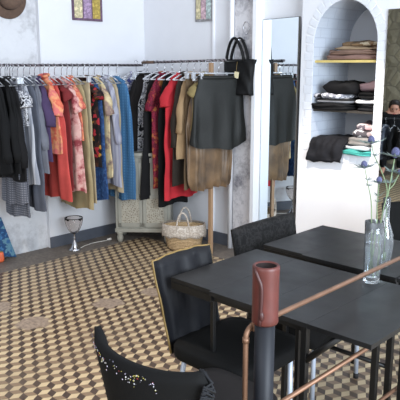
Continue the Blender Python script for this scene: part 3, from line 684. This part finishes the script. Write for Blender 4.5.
t = thing('straw_basket', 'woven straw basket with a cream crochet rim under the red dress', 'basket', (bc.x-.03, bc.y-.02, .002))
def oval(r, z, wob=0, n=48): return [(r*1.0*math.cos(2*PI*k/n)*1.0+0, r*.62*math.sin(2*PI*k/n), z+wob*math.sin(k*2*PI/n*9)) for k in range(n)]
t.rotation_euler = (0, 0, YAW*.9)
MB().loft([oval(.135, 0), oval(.15, .02), oval(.172, .12), oval(.185, .2), oval(.188, .22), oval(.178, .22), oval(.165, .1), oval(.13, .03)], True, True).build('body', M['straw'], t)
MB().loft([oval(.182, .235), oval(.193, .238), oval(.200, .19), oval(.201, .15), oval(.200, .125, .008), oval(.192, .125, .008), oval(.180, .2)], False, False).build('crochet_rim', M['crochet'], t)
for s_ in (-1, 1):
    MB().tube([(-.055*math.cos(a), s_*.112, .19+.165*math.sin(a)) for a in [PI*k/20 for k in range(21)]], .008, 8).build('handle', M['crochet'], t)
lp = at_z(75, 250, 0)
t = thing('table_lamp', 'smoked glass goblet lamp with a chrome foot standing on the floor', 'lamp', (lp.x, lp.y, .002))
MB().lathe([(.055, 0), (.056, .006), (.036, .022), (.024, .05), (.016, .075), (.010, .082), (.009, .10)], 28).build('base', M['chrome'], t)
MB().lathe([(.009, .10), (.013, .108), (.009, .118), (.008, .145), (.014, .152)], 20).build('stem', M['chrome'], t)
def fl(r, z, amp, n=48): return [((r+amp*math.cos(6*2*PI*k/n))*math.cos(2*PI*k/n), (r+amp*math.cos(6*2*PI*k/n))*math.sin(2*PI*k/n), z) for k in range(n)]
outer = [(.016, .150, 0), (.03, .16, .002), (.05, .19, .004), (.066, .23, .006), (.076, .27, .005), (.078, .295, .002)]
MB().loft([fl(*x) for x in outer]+[fl(r-.0035, z+.002, a) for r, z, a in reversed(outer)], True, True).build('glass_bowl', M['smoke_glass'], t)
MB().tube([(.077*math.cos(2*PI*k/36), .077*math.sin(2*PI*k/36), .296) for k in range(37)], .0035, 8, False).build('rim', M['dark_board'], t)
pts = [at_z(x, y, .006)-lp for x, y in ((79, 249), (84, 246), (91, 243.5), (97, 242), (103, 241), (107, 240.5))]
cbl = MB().tube([(p_.x, p_.y, .004) for p_ in pts], .0035, 6).build('power_cord', M['cable'], t)
q_ = at_z(111, 240.5, 0)-lp
MB().tube([(pts[-1].x, pts[-1].y, .012), (q_.x, q_.y, .014)], [.008, .014], 10).build('plug', M['cable'], cbl)
# blue painting leaning on the pilaster
bl = print_cloth('blue_painting', [L(46, 92, 140), L(66, 116, 164), L(40, 76, 120), L(96, 138, 160), L(58, 102, 150)], 7, .6, 'noise', 6)
br = at_z(11.5, 255.5, .004); br.x = max(br.x, -4.74); tr = Vector((-4.795, br.y-.09, .36))
ux = Vector((0, -.5, -.0)); nrm = Vector((.03, .004, .012))
mb = MB(); cs = [br, br+ux+Vector((0, 0, .13)), tr+ux+Vector((0, 0, .13)), tr]
mb.add([c+nrm*.0 for c in cs]+[c+Vector((.018, 0, .006)) for c in cs], [(0, 1, 2, 3), (7, 6, 5, 4), (0, 4, 5, 1), (1, 5, 6, 2), (2, 6, 7, 3), (3, 7, 4, 0)])
tag(mb.build('leaning_painting', bl, None, False), 'blue painting leaning against the grey pilaster at the left edge', 'painting')
oc = at_z(-2, 262, 0)
t = thing('small_pouch', 'small orange-red pouch on the floor at the left edge', 'pouch', (oc.x, oc.y, .002), .7)
MB().loft([[(.055*s1*math.copysign(abs(math.cos(2*PI*k/28))**.6, math.cos(2*PI*k/28)), .03*s1*math.sin(2*PI*k/28)*(1-z*4), z) for k in range(28)] for s1, z in ((.8, 0), (1, .012), (1.02, .04), (.96, .07), (.9, .085))]).build('body', plain('orange_red_leather', L(206, 96, 58), .5, var=.15), t)
MB().box((0, 0, .087), (.095, .016, .012)).build('zip', M['gold_piping'], t, False, bevel=.003)
# ------------------------------------------------------------------ tables
TH = .74
def table(label, x0, x1, y0, y1, legs, planks, leaf=True, stretchers=(), group='charcoal cafe tables pushed together'):
    cx, cy = (x0+x1)/2, (y0+y1)/2
    t = thing('cafe_table', label, 'table', (cx, cy, .002)); o = Vector((cx, cy, .002))
    mb = MB(); w = (x1-x0)/planks
    for i in range(planks):
        first = leaf and i == 0
        a = x0+i*w+.0002; b = x0+(i+1)*w-.0002
        mb.span((a-cx, (y0+(.014 if first else 0))-cy, TH-.002-.018), (b-cx, y1-cy, TH-.002))
    mb.build('tabletop', M['tabletop'], t, False, bevel=.0006)
    if leaf: MB().span((x0-cx+.004, y0+.012-cy, TH-.052), (x0+w-cx, y0+.03-cy, TH-.0205)).build('leaf_rail', M['black_steel'], t, False)
    for lx, ly, s in legs: MB().span((lx-s/2-cx, ly-s/2-cy, 0), (lx+s/2-cx, ly+s/2-cy, TH-.021)).build('leg', M['black_steel'], t, False, bevel=.002)
    lx0 = min(l[0] for l in legs); lx1 = max(l[0] for l in legs); ly0 = min(l[1] for l in legs); ly1 = max(l[1] for l in legs)
    if lx1-lx0 > .3:
        MB().span((lx0-cx, ly1-.01-cy, TH-.06), (lx1-cx, ly1+.01-cy, TH-.0205)).build('apron', M['black_steel'], t, False)
        MB().span((lx0-cx, ly0-.01-cy, TH-.05), (lx1-cx, ly0+.01-cy, TH-.0205)).build('apron', M['black_steel'], t, False)
    for a, b in stretchers: MB().tube([Vector(a)-o, Vector(b)-o], .011, 8).build('stretcher', M['black_steel'], t)
    return t
tA = table('charcoal table in front, behind the railing post, with a lower leaf on its left side', -1.852, -1.152, 1.738, 2.33, [(-1.628, 1.775, .018), (-1.628, 2.28, .022), (-1.212, 1.775, .015), (-1.178, 2.305, .026)], 3)
tB = table('narrow charcoal table end at the front right, under the copper rail', -1.1519, -.904, 1.738, 2.33, [(-1.170, 1.758, .024), (-.93, 2.30, .024)], 1, False)
o = Vector((tB.location)); MB().tube([Vector((-1.17, 1.758, .585))-o, Vector((-1.03, 1.758, .722))-o], .012, 8).build('brace', M['black_steel'], tB)
table('charcoal table behind the front one, beside the black velvet chair', -1.878, -1.158, 2.402, 2.953, [(-1.62, 2.43, .026), (-1.62, 2.92, .026), (-1.175, 2.43, .026), (-1.175, 2.92, .026)], 3, True, [((-1.62, 2.43, .313), (-1.175, 2.43, .313))])
table('charcoal table at the right edge, its corner beside the ribbed bottle', -1.152, -.45, 2.402, 2.953, [(-1.112, 2.43, .026), (-1.112, 2.92, .026), (-.49, 2.43, .026), (-.49, 2.92, .026)], 3, False, [((-1.112, 2.43, .313), (-.49, 2.43, .313))])
# ------------------------------------------------------------------ chairs
def slab_back(w, z0, z1, th, lean, arch=.015, taper=.02, nx=14, nz=12, wrinkle=.006, seed=0):
    """closed back slab, local +y to the front; bottom at y=0, top leaning to -y"""
    mb = MB(); n = 0; idx = {}
    def P(i, j, s):
        u = i/nx*2-1; f = j/nz; ww = w/2-taper*(1-f); e = 1-abs(u)**8
        z = z0+(z1-z0)*f+arch*f*(1-u*u)
        y = -lean*f+s*th/2*(.35+.65*e)*(.6+.4*(1-f**10))+wrinkle*fbm((u*3+seed, f*3, s*2+seed), 1)*(1 if s > 0 else .6)-.012*(1-u*u)*s*0
        return (u*ww, y, z)
    grid = {}
    for s in (-1, 1):
        for j in range(nz+1):
            for i in range(nx+1): grid[(i, j, s)] = len(mb.v); mb.v.append(P(i, j, s))
    for j in range(nz):
        for i in range(nx):
            a = [grid[(i, j, 1)], grid[(i+1, j, 1)], grid[(i+1, j+1, 1)], grid[(i, j+1, 1)]]; mb.f.append(tuple(reversed(a)))
            mb.f.append(tuple(grid[k] for k in ((i, j, -1), (i+1, j, -1), (i+1, j+1, -1), (i, j+1, -1)))); mb.mi += [0, 0]
    for j in range(nz):
        for i, fl_ in ((0, 0), (nx, 1)):
            a = [grid[(i, j, -1)], grid[(i, j+1, -1)], grid[(i, j+1, 1)], grid[(i, j, 1)]]; mb.f.append(tuple(a if fl_ else a[::-1])); mb.mi.append(0)
    for i in range(nx):
        for j in (0, nz):
            a = [grid[(i, j, -1)], grid[(i, j, 1)], grid[(i+1, j, 1)], grid[(i+1, j, -1)]]; mb.f.append(tuple(a if j == 0 else a[::-1])); mb.mi.append(0)
    edge = [P(0, j, -1) for j in range(nz+1)]+[P(i, nz, -1) for i in range(1, nx+1)]+[P(nx, j, -1) for j in range(nz-1, -1, -1)]
    edge2 = [P(0, j, 1) for j in range(nz+1)]+[P(i, nz, 1) for i in range(1, nx+1)]+[P(nx, j, 1) for j in range(nz-1, -1, -1)]
    return mb, [tuple((a+b)/2 for a, b in zip(p_, q_)) for p_, q_ in zip(edge, edge2)]
def seat_mb(w, d, z0, z1, drop=0, seed=0):
    rings = []; n = 56
    def rr(s, z, dz=0):
        out = []
        for k in range(n):
            a = 2*PI*k/n; c, s_ = math.cos(a), math.sin(a)
            out.append((w/2*s*math.copysign(abs(c)**.35, c), d/2+d/2*s*math.copysign(abs(s_)**.35, s_), z+dz*fbm((c*3+seed, s_*3, 1))))
        return out
    if drop: rings = [rr(1.0, z0-drop, .09), rr(1.015, z0-drop*.5, .04)]
    rings += [rr(.99, z0), rr(1.0, z0+.012), rr(1.0, z1-.015), rr(.97, z1-.003), rr(.8, z1), rr(.4, z1+.003), rr(.1, z1+.004)]
    return MB().loft(rings, True, True)
def chair(label, loc, rz, w, d, h, lean, back_mat, seat_mat, piping=None, drop=0, seed=0, sz=.455, arch=.01, group=None, back_w=None, back_dx=0, z0=.40):
    t = thing('dining_chair', label, 'chair', loc, rz, group)
    mb, edge = slab_back(back_w or w, z0, h, .04, lean, arch, seed=seed, wrinkle=.02 if back_mat != M['velvet'] else .006)
    b = mb.build('backrest', back_mat, t, loc=(back_dx, 0, 0))
    if piping: MB().tube(edge, .0055, 6).build('piping', piping, b)
    seat_mb(w+.03, d, sz-.06, sz, drop, seed).build('seat', seat_mat, t)
    for sx in (-1, 1):
        for fy, name in ((.015, 'rear'), (d-.03, 'front')):
            tp = (sx*(w/2-.065), fy+(.03 if fy < .1 else -.015), sz-.05); bt = (sx*(w/2-.06), fy+(-.05 if fy < .1 else -.01), .012)
            lg = MB().tube([tp, bt], .0115, 12).build('leg', M['leg_metal'], t)
            MB().lathe([(.014, 0), (.0145, .022), (.0125, .028)], 14, (bt[0], bt[1], .001)).build('foot', M['rubber'], lg)
    return t
# left chair: faces +X, back edge at X about -1.95
chair('black satin covered chair with gold piping at the left end of the front table', (-1.835, 1.925, .002), -PI/2, .42, .43, .80, .09, M['navy_fabric'], M['black_fabric'], M['gold_piping'], .0, 3, sz=.465, arch=.012, z0=.40, back_w=.355, back_dx=.034)
chair('black crushed velvet chair at the left end of the rear table', (-1.925, 2.575, .002), -PI/2, .53, .44, .81, .075, M['velvet'], M['black_fabric'], None, .06, 5, arch=.006)
chair('black chair in front of the wall beyond the flowers at the right edge', (-1.62, 3.62, .002), -PI/2-.75, .44, .43, .79, .05, M['black_fabric'], M['black_fabric'], None, .02, 8)
# bucket chair in the foreground
t = thing('bucket_chair', 'black curved-back chair with sequins in the foreground, its back to the camera', 'chair', (-1.312, 1.30, .002))
def bucket(s, f, out=0):
    """s -1..1 along the back, f 0 bottom .. 1 top"""
    ang_ = s*.715; rad_ = .372+out; wd = .42+.58*f
    x = rad_*math.sin(ang_)*wd; y = -.215-rad_*math.cos(ang_)+.372-.03*f
    z = .36+(.806-.36-.016*(1-abs(s)**3)-.03*max(0, (abs(s)-.9)/.1)**2.5)*f
    return Vector((x, y, z))
mb = MB(); ns, nf = 36, 14
inn, outp = [], []
for j in range(nf+1):
    f = j/nf; e = .021*(1-max(0, (f-.9)/.1)**2*.45)
    for i in range(ns+1):
        s = i/ns*2-1; e2 = e*(1-.4*abs(s)**16)
        inn.append(bucket(s, f, -e2)); outp.append(bucket(s, f, e2)+Vector((0, 0, 0)))
W_ = ns+1; T = len(inn); mb.v = [tuple(v) for v in outp+inn]
for j in range(nf):
    for i in range(ns):
        a = j*W_+i; mb.f += [(a, a+1, a+W_+1, a+W_), (T+a, T+a+W_, T+a+W_+1, T+a+1)]; mb.mi += [0, 0]
for i in range(ns):
    a = nf*W_+i; mb.f += [(a, a+1, T+a+1, T+a), (i, T+i, T+i+1, i+1)]; mb.mi += [0, 0]
for j in range(nf):
    a = j*W_; b = a+ns; mb.f += [(a, a+W_, T+a+W_, T+a), (b, T+b, T+b+W_, b+W_)]; mb.mi += [0, 0]
bk = mb.build('backrest', M['black_fabric'], t)
# sequins: a scattered band below the top edge, outside
r2_ = random.Random(3); mb = MB()
for i in range(170):
    s = r2_.uniform(-.93, .5); f = .975-abs(r2_.gauss(0, .035))-.02*math.sin(s*14)-.05*max(0, s+.2)
    if r2_.random() < .35*(1+math.sin(s*23)): continue
    c = bucket(s, f, .0215); ct = bucket(s, f, .04)-c; nrm_ = ct.normalized(); a1 = nrm_.orthogonal().normalized(); a2 = nrm_.cross(a1); rd = r2_.uniform(.001, .0024)
    c = c+nrm_*.0012; mb.add([c+a1*rd*math.cos(k*PI/3)+a2*rd*math.sin(k*PI/3) for k in range(6)]+[c-nrm_*.001+a1*rd*math.cos(k*PI/3)+a2*rd*math.sin(k*PI/3) for k in range(6)], [(0, 1, 2, 3, 4, 5)]+[(k, 6+k, 6+(k+1) % 6, (k+1) % 6) for k in range(6)])
sq = mb.build('sequins', M['sequin'], bk, False); sq['kind'] = 'stuff'; sq['label'] = 'scattered pale and coloured sequins'
mb = MB(); rf_ = random.Random(5)
for j in range(46):
    f = 1.0-j/45*.92
    for k in range(3):
        c0 = bucket(.90+.03*k, f, -.024+.0*k); c1 = bucket(.99+.015*k, f-.02, .0)+Vector((.012+.006*rf_.random(), .006*rf_.random(), .004*rf_.uniform(-1, 1))); c2 = bucket(.97, f-.045*rf_.uniform(.5, 1.2), .030+.006*rf_.random())
        mb.tube([c0, c1, c2], [.004, .0048, .003], 6)
fr = mb.build('fringe', M['denim_frill'], bk); fr['kind'] = 'stuff'; fr['label'] = 'dark blue frayed fringe'
seat_mb(.37, .53, .40, .475, 0, 4).build('seat', M['seat_grey'], t, loc=(-.058, -.145, 0))
for sx in (-1, 1):
    for y in (-.10, .24):
        lg = MB().tube([(sx*.15-.05, y, .40), (sx*.165-.05, y+(-.03 if y < 0 else .02), .012)], .0115, 12).build('leg', M['leg_metal'], t)
        MB().lathe([(.014, 0), (.0145, .022), (.0125, .028)], 14, (sx*.165-.05, y+(-.03 if y < 0 else .02), .001)).build('foot', M['rubber'], lg)
# ------------------------------------------------------------------ railing
PX = -1.14
t = thing('copper_railing', 'copper pipe railing with a leather-capped dark post in front of the tables', 'railing', (PX, 1.43, .002))
def capped_post(x, y):
    p_ = MB().lathe([(.031, 0), (.031, .92)], 28, (x, y, 0)).build('post', M['post'], t)
    h0 = at_y(265, 322, 1.43).z; h1 = h0+.183
    MB().lathe([(0.0292, h0+.004), (0.0378, h0), (0.0408, h0+.006), (0.0400, h0+.02), (0.0400, h0+.15), (0.0413, h0+.172), (0.0408, h1-.004), (0.0378, h1), (0.0330, h1-.001), (0.0310, h1-.004)], 40, (x, y, 0), (False, False)).lathe([(0.0310, h1-.004), (0.0305, h1-.055), (.002, h1-.057)], 40, (x, y, 0), (False, True), 1).build('cap', [M['cap'], M['cap_inner_shade']], p_)
    sa = -PI/2+.25
    pts = []
    for i in range(13):
        f = i/12; aa = sa-.55*max(0, f-.72)/.28+.12*math.sin(f*3); pts.append((x+.041*math.cos(aa), y+.041*math.sin(aa), h0+.004+.176*f))
    MB().tube(pts, .006, 8).build('cap_seam', M['cap_dark'], p_)
    MB().ell((x+.042*math.cos(sa+.15), y+.042*math.sin(sa+.15), h0+.035), (.008, .008, .016), 10, 8).build('lace_knot', M['cap_dark'], p_)
    return p_
capped_post(.046, -.006)
capped_post(.046, 2.05)
zt = at_x(300, 304.6, PX).z; zl = at_x(330, 372, PX).z; zb_ = at_x(390, 393.5, PX).z; ye = at_x(246, 331, PX).y-1.43
R_ = .0086; bend = [(0, ye+.03-.03*math.sin(a), zt-.03+.03*math.cos(a)) for a in [PI/2*k/8 for k in range(9)]]
MB().tube([(0, 2.15, zt)]+bend+[(0, ye, .0)], R_, 14).build('top_pipe', M['copper'], t)
MB().tube([(0, ye+.028, zt), (0, ye+.045, zt)], R_*1.25, 14).tube([(0, ye, zt-.045), (0, ye, zt-.028)], R_*1.25, 14).build('elbow_collar', M['copper'], t)
for z in (zl, zb_): MB().tube([(0, ye, z), (0, 2.15, z)], R_, 14).build('lower_pipe', M['copper'], t)
# clamp joining the pipe to the post
for yy in (0, 2.05): MB().box((.014, yy, zt), (.03, .03, .03)).build('pipe_clamp', M['copper'], t, False, bevel=.004)
# ------------------------------------------------------------------ vases and sea holly
vp = Vector((-1.208, 2.285, TH+.0005))
t = thing('glass_vase', 'tall straight clear glass vase of water on the front table', 'vase', vp)
MB().lathe([(.030, 0), (.0325, .004), (.0335, .03), (.0365, .2), (.0385, .258), (.0365, .2585), (.0335, .2), (.0305, .03), (.028, .022), (.002, .020)], 40).build('glass', M['glass'], t)
MB().lathe([(.002, .0208), (.0272, .0228), (.0299, .031), (.0322, .15), (.0325, .165), (.002, .165)], 36).build('water', M['water'], t)
bp = Vector((-1.270, 2.502, TH+.0005))
t = thing('glass_bottle', 'ribbed clear glass bottle behind the tall vase on the rear table', 'bottle', bp)
def rib(r, z, a=.0018, n=72): return [((r+a*math.cos(12*2*PI*k/n+z*90))*math.cos(2*PI*k/n), (r+a*math.cos(12*2*PI*k/n+z*90))*math.sin(2*PI*k/n), z) for k in range(n)]
pr = [(.022, 0, 0), (.026, .006, .001), (.034, .06, .002), (.038, .11, .002), (.035, .15, .002), (.024, .185, .001), (.016, .21, 0), (.014, .25, 0), (.0165, .31, 0)]
MB().loft([rib(r, z, a) for r, z, a in pr]+[rib(r-.003, z+(.006 if i == len(pr)-1 else 0.001), 0) for i, (r, z, a) in reversed(list(enumerate(pr)))], True, True).build('glass', M['glass'], t)
rf = random.Random(11)
def star(c, up, r, n, mat, parent, name, lift=.3, wid=.12):
    mb = MB(); up = Vector(up).normalized(); a1 = up.orthogonal().normalized(); a2 = up.cross(a1)
    for k in range(n):
        a = 2*PI*k/n+rf.uniform(-.2, .2); d = (a1*math.cos(a)+a2*math.sin(a)); sd = up.cross(d).normalized(); l_ = r*rf.uniform(.75, 1.15); w = l_*wid
        tip = c+d*l_+up*l_*lift*rf.uniform(.5, 1.2); mid = c+d*l_*.45+up*l_*lift*.3
        mb.add([c+sd*w*.5, mid+sd*w, tip, mid-sd*w, c-sd*w*.5, mid-up*w*.3+d*.0], [(0, 1, 5, 4), (1, 2, 5), (2, 3, 5), (3, 4, 5)])
    return mb.build(name, mat, parent, False, solid=.0008)
def holly(label, path, heads, leaves=(), rad=.0024):
    base = Vector(path[0]); t = thing('sea_holly', label, 'flower', base, 0, 'sea holly stems in the vases')
    pts = []
    P_ = [Vector(p_)-base for p_ in path]
    for i in range(len(P_)-1):
        p0 = P_[max(0, i-1)]; p1 = P_[i]; p2 = P_[i+1]; p3 = P_[min(len(P_)-1, i+2)]
        for k in range(6):
            u = k/6; pts.append(.5*((2*p1)+(-p0+p2)*u+(2*p0-5*p1+4*p2-p3)*u*u+(-p0+3*p1-3*p2+p3)*u**3))
    pts.append(P_[-1]); MB().tube(pts, [rad*(1.25-.5*i/len(pts)) for i in range(len(pts))], 8).build('stem', M['stem'], t)
    for br_, hc, size in heads:
        hc = Vector(hc)-base
        if br_ is not None:
            b0 = Vector(br_)-base; mid = (b0+hc)/2+Vector((0, 0, -.012)); MB().tube([b0, mid, hc], rad*.8, 7).build('side_stem', M['stem'], t); up = (hc-mid)
        else: up = pts[-1]-pts[-4]
        up = (up.normalized()+Vector((0, 0, .8))).normalized(); rot = Vector((0, 0, 1)).rotation_difference(up).to_matrix()
        mb = MB(); n_ = 14; rings = []
        for i in range(11):
            ph_ = -PI/2+PI*(.06+.88*i/10); rings.append([hc+rot @ Vector((size*.6*math.cos(ph_)*(1+.2*((k+i) % 2))*math.cos(2*PI*k/n_), size*.6*math.cos(ph_)*(1+.2*((k+i) % 2))*math.sin(2*PI*k/n_), size*.9*(math.sin(ph_)+.8))) for k in range(n_)])
        h = mb.loft(rings).build('flower_head', M['thistle'], t, False)
        star(hc, up, size*2.7, 13, M['bract'], h, 'bract')
    for lc, r in leaves: star(Vector(lc)-base, (0, -.1, 1), r, 6, M['bract'], t, 'leaf', .6, .14)
    return t
D = lambda x, y, d: at_d(x, y, d)
dv_ = (vp-EYEV).length*.985; dep = 2.62
vb = lambda dx, dy, z: vp+Vector((dx, dy, z))
holly('sea holly with the lowest blue head, leaning left in the tall vase', [vb(.012, -.008, .026), vb(-.005, .0, .12), vb(-.018, .008, .25), D(371, 200, 2.60), D(367.5, 182, 2.6), D(365, 169, 2.6)], [(None, D(364.5, 168, 2.6), .019)], [(D(369, 186, 2.6), .02), (D(368, 180, 2.6), .022)])
holly('sea holly with a short stem and small blue head in the middle of the vase', [vb(-.014, .006, .026), vb(.0, .0, .13), vb(.012, -.004, .25), D(377, 206, 2.6), D(378.5, 190, 2.6), D(379, 183, 2.6)], [(None, D(379, 183, 2.6), .017)], [(D(378, 196, 2.6), .024), (D(377, 202, 2.6), .018)])
holly('tallest sea holly, its head in front of the teal folded top', [vb(.010, .014, .026), vb(.014, .012, .12), vb(.022, .010, .25), D(383, 211, 2.64), D(387, 190, 2.66), D(381, 170, 2.68), D(374, 155, 2.7), D(372, 145, 2.7)], [(None, D(371.5, 143.5, 2.7), .021)], [(D(375, 156, 2.7), .026), (D(376, 163, 2.7), .014)])
bb = lambda dx, dy, z: bp+Vector((dx, dy, z))
holly('thick sea holly stem in the ribbed bottle with a large head at the right edge', [bb(.003, 0, .03), bb(.002, 0, .16), bb(.0, .0, .30), D(387, 200, 2.78), D(391, 178, 2.78), D(394.5, 159, 2.78)], [(None, D(395, 157, 2.78), .027), (D(388.5, 190, 2.78), D(399, 174, 2.8), .014)], [(D(390, 183, 2.78), .035), (D(392, 172, 2.78), .04)], .0032)
# ------------------------------------------------------------------ what the narrow mirror shows: seated person and a low rack by the stone wall
def mirrored(px, py, d):
    p_ = at_d(px, py, d); return Vector((p_.x, 2*(NY-.014)-p_.y, p_.z))
hd = mirrored(394.5, 110, 9.7)
face = (Vector((-2.0, 4.09))-Vector((hd.x, hd.y))); fz = math.atan2(face.y, face.x)-PI/2
def skin(name, verts, edges, mat, parent=None, sub=2):
    me = bpy.data.meshes.new(name); me.from_pydata([v[:3] for v in verts], edges, []); me.materials.append(mat)
    o = bpy.data.objects.new(name, me); C.objects.link(o)
    if parent: o.parent = parent
    md = o.modifiers.new('skin', 'SKIN'); md.use_smooth_shade = True
    for i, v in enumerate(verts):
        r = v[3]; r = r if isinstance(r, tuple) else (r, r)
        me.skin_vertices[0].data[i].radius = r
    me.skin_vertices[0].data[0].use_root = True
    s_ = o.modifiers.new('sub', 'SUBSURF'); s_.levels = sub; s_.render_levels = sub
    return o
hz = hd.z
# local: +y forward, seat at .45
pv = [(0, 0, .53, (.15, .12)), (0, .0, .66, (.125, .10)), (0, .01, .80, (.145, .105)), (0, 0, .89, (.10, .075)), (0, .01, .945, (.05, .05)), (0, .03, hz-.05, (.062, .07)), (0, .035, hz+.045, (.078, .09)), (0, .03, hz+.10, (.05, .06))]
pe = [(i, i+1) for i in range(7)]
for sx in (-1, 1):
    b0 = len(pv); pv += [(sx*.16, 0, .86, .05), (sx*.20, .03, .70, .043), (sx*.19, .16, .60, .037), (sx*.14, .31, .59, .028), (sx*.12, .36, .585, (.018, .034)), (sx*.11, .41, .58, (.012, .034))]
    pe += [(3, b0)]+[(b0+i, b0+i+1) for i in range(5)]
    for k in range(4): pv.append((sx*(.085+.018*k), .47-.006*abs(k-1.5), .572, .0085)); pe.append((b0+5, len(pv)-1))
    pv.append((sx*.065, .40, .59, .010)); pe.append((b0+4, len(pv)-1))
    b1 = len(pv); pv += [(sx*.10, .05, .53, .085), (sx*.12, .42, .53, .065), (sx*.12, .47, .28, .05), (sx*.12, .44, .08, .038), (sx*.13, .56, .045, (.035, .04))]
    pe += [(0, b1)]+[(b1+i, b1+i+1) for i in range(4)]
person = skin('person', pv, pe, M['skin']); person.location = (hd.x, hd.y, .002); person.rotation_euler = (0, 0, fz)
tag(person, 'dark-haired person in a dark jacket sitting behind the low rack, seen in the narrow mirror', 'person')
jv = [v[:3]+(tuple(x+.016 for x in v[3]) if isinstance(v[3], tuple) else v[3]+.016,) for v in pv[:4]]+[(0, .0, .925, (.07, .07))]; je = [(0, 1), (1, 2), (2, 3), (3, 4)]
for sx in (-1, 1):
    b0 = len(jv); jv += [(sx*.16, 0, .86, .066), (sx*.20, .03, .70, .058), (sx*.19, .16, .60, .052), (sx*.145, .29, .592, .042)]; je += [(3, b0)]+[(b0+i, b0+i+1) for i in range(3)]
skin('jacket', jv, je, M['black_wool'], person)
tv = [(0, 0, .52, (.165, .13))]; te = []
for sx in (-1, 1):
    b0 = len(tv); tv += [(sx*.10, .05, .53, .098), (sx*.12, .42, .53, .078), (sx*.12, .47, .28, .062), (sx*.12, .445, .10, .052)]; te += [(0, b0)]+[(b0+i, b0+i+1) for i in range(3)]
skin('trousers', tv, te, M['soot_black'], person)
hv = MB(); rings = []
for i in range(11):
    th_ = PI*(.02+.60*i/10); rings.append([(.092*math.sin(th_)*math.cos(2*PI*k/28), .012+.105*math.sin(th_)*math.sin(2*PI*k/28)-(.02*i/10), hz+.045+.098*math.cos(th_)+(.075*max(0, math.sin(2*PI*k/28))**.6*min(1, i/6) if math.sin(2*PI*k/28) > 0 else -.03*i/10)) for k in range(28)])
hv.loft(rings, True, False).build('hair', M['hair'], person)
for sx in (-1, 1):
    MB().ell((sx*.031, .118, hz+.012), (.012, .006, .007), 12, 8).build('eye', M['eye'], person)
    MB().ell((sx*.031, .118, hz+.03), (.018, .006, .004), 12, 6).build('eyebrow', M['hair'], person)
    MB().ell((sx*.082, .03, hz+.0), (.012, .022, .03), 12, 8).build('ear', M['skin'], person)
MB().loft([[(.006*a, .112+.004*b, hz+.015) for a, b in ((-1, 0), (0, 1), (1, 0), (0, -1))], [(.014*a, .118+.018*b, hz-.025) for a, b in ((-1, 0), (0, 1), (1, 0), (0, -1))], [(.012*a, .112+.01*b, hz-.034) for a, b in ((-1, 0), (0, 1), (1, 0), (0, -1))]]).build('nose', M['skin'], person)
MB().ell((0, .108, hz-.055), (.024, .01, .008), 14, 8).build('mouth', M['lip'], person)
sd = Vector((math.cos(fz), math.sin(fz))); fw = Vector((-math.sin(fz), math.cos(fz)))
chair('black chair under the person seen in the narrow mirror', (hd.x-fw.x*.16, hd.y-fw.y*.16, .002), fz, .44, .43, .80, .04, M['black_fabric'], M['black_fabric'], None, .02, 9, sz=.44)
rk = mirrored(393, 119, 8.5)
t = thing('garment_rack', 'low black steel rack of dark clothes seen in the narrow mirror', 'clothes rack', (rk.x-.1, rk.y, .002), fz*.2)
MB().tube([(-.5, 0, rk.z), (.42, 0, rk.z)], .012, 10).build('bar', M['black_steel'], t)
for x in (-.5, .42):
    MB().tube([(x, 0, .03), (x, 0, rk.z)], .012, 10).build('upright', M['black_steel'], t)
    MB().tube([(x, -.2, .015), (x, .2, .015)], .013, 10).build('foot_bar', M['black_steel'], t)
for i, (dx, mt, lb) in enumerate(((-.36, 'soot_black', 'black coat at the far end of the low rack'), (-.24, 'umber', 'dark brown coat second on the low rack'), (-.12, 'black_wool', 'black wool coat in the middle of the low rack'), (.0, 'slate_grey', 'slate grey coat on the low rack'), (.12, 'soot_black', 'black coat right of the slate grey one on the low rack'), (.25, 'blackish_brown', 'black-brown coat at the near end of the low rack'))):
    c, s_ = math.cos(fz*.2), math.sin(fz*.2); p = Vector((rk.x-.1+dx*c, rk.y+dx*s_, rk.z+.002))
    garment('coat', lb, 'coat', M[mt], 'jacket', p, PI/2+fz*.2, .36, 120+i, .17, 'dark coats on the low rack', sleeve=.3, shw=.17)
    hanger(p, PI/2+fz*.2, 'clear hanger holding the '+lb)
# ------------------------------------------------------------------ light
w = bpy.data.worlds.new('world'); SC.world = w; w.use_nodes = True
bgn = w.node_tree.nodes['Background']; bgn.inputs[0].default_value = (.86, .92, 1.0, 1); bgn.inputs[1].default_value = .52
def area(name, loc, target, size, energy, color):
    d = bpy.data.lights.new(name, 'AREA'); d.shape = 'RECTANGLE'; d.size, d.size_y = size; d.energy = energy; d.color = color
    o = bpy.data.objects.new(name, d); C.objects.link(o); o.location = loc; o.rotation_euler = (Vector(target)-Vector(loc)).to_track_quat('-Z', 'Y').to_euler(); return o
def spot(name, loc, target, energy, angle, color, radius=.06, blend=.6):
    d = bpy.data.lights.new(name, 'SPOT'); d.energy = energy; d.spot_size = math.radians(angle); d.spot_blend = blend; d.color = color; d.shadow_soft_size = radius
    o = bpy.data.objects.new(name, d); C.objects.link(o); o.location = loc; o.rotation_euler = (Vector(target)-Vector(loc)).to_track_quat('-Z', 'Y').to_euler(); return o
area('window_daylight', (2.4, 1.2, 1.9), (-3.5, 3.2, 1.2), (2.6, 2.2), 210, (.80, .90, 1.0))
area('camera_side_light', (-1.0, -2.6, 2.3), (-3.2, 3.6, 1.0), (3.0, 2.0), 50, (.94, .97, 1.0))  # unseen broad light from behind the camera, no opening modelled for it
spot('ceiling_spot', (-2.2, 2.9, 3.0), (-2.35, 4.05, .62), 190, 34, (1.0, .90, .80))
spot('ceiling_spot', (-1.9, 1.6, 3.1), (-3.0, 2.3, 0), 110, 60, (1.0, .86, .68))
# ------------------------------------------------------------------ view
v = SC.view_settings; SC.display_settings.display_device = 'sRGB'
v.view_transform = 'Standard'; v.look = 'None'; v.gamma = 1.0; v.exposure = 0.95; v.use_curve_mapping = False
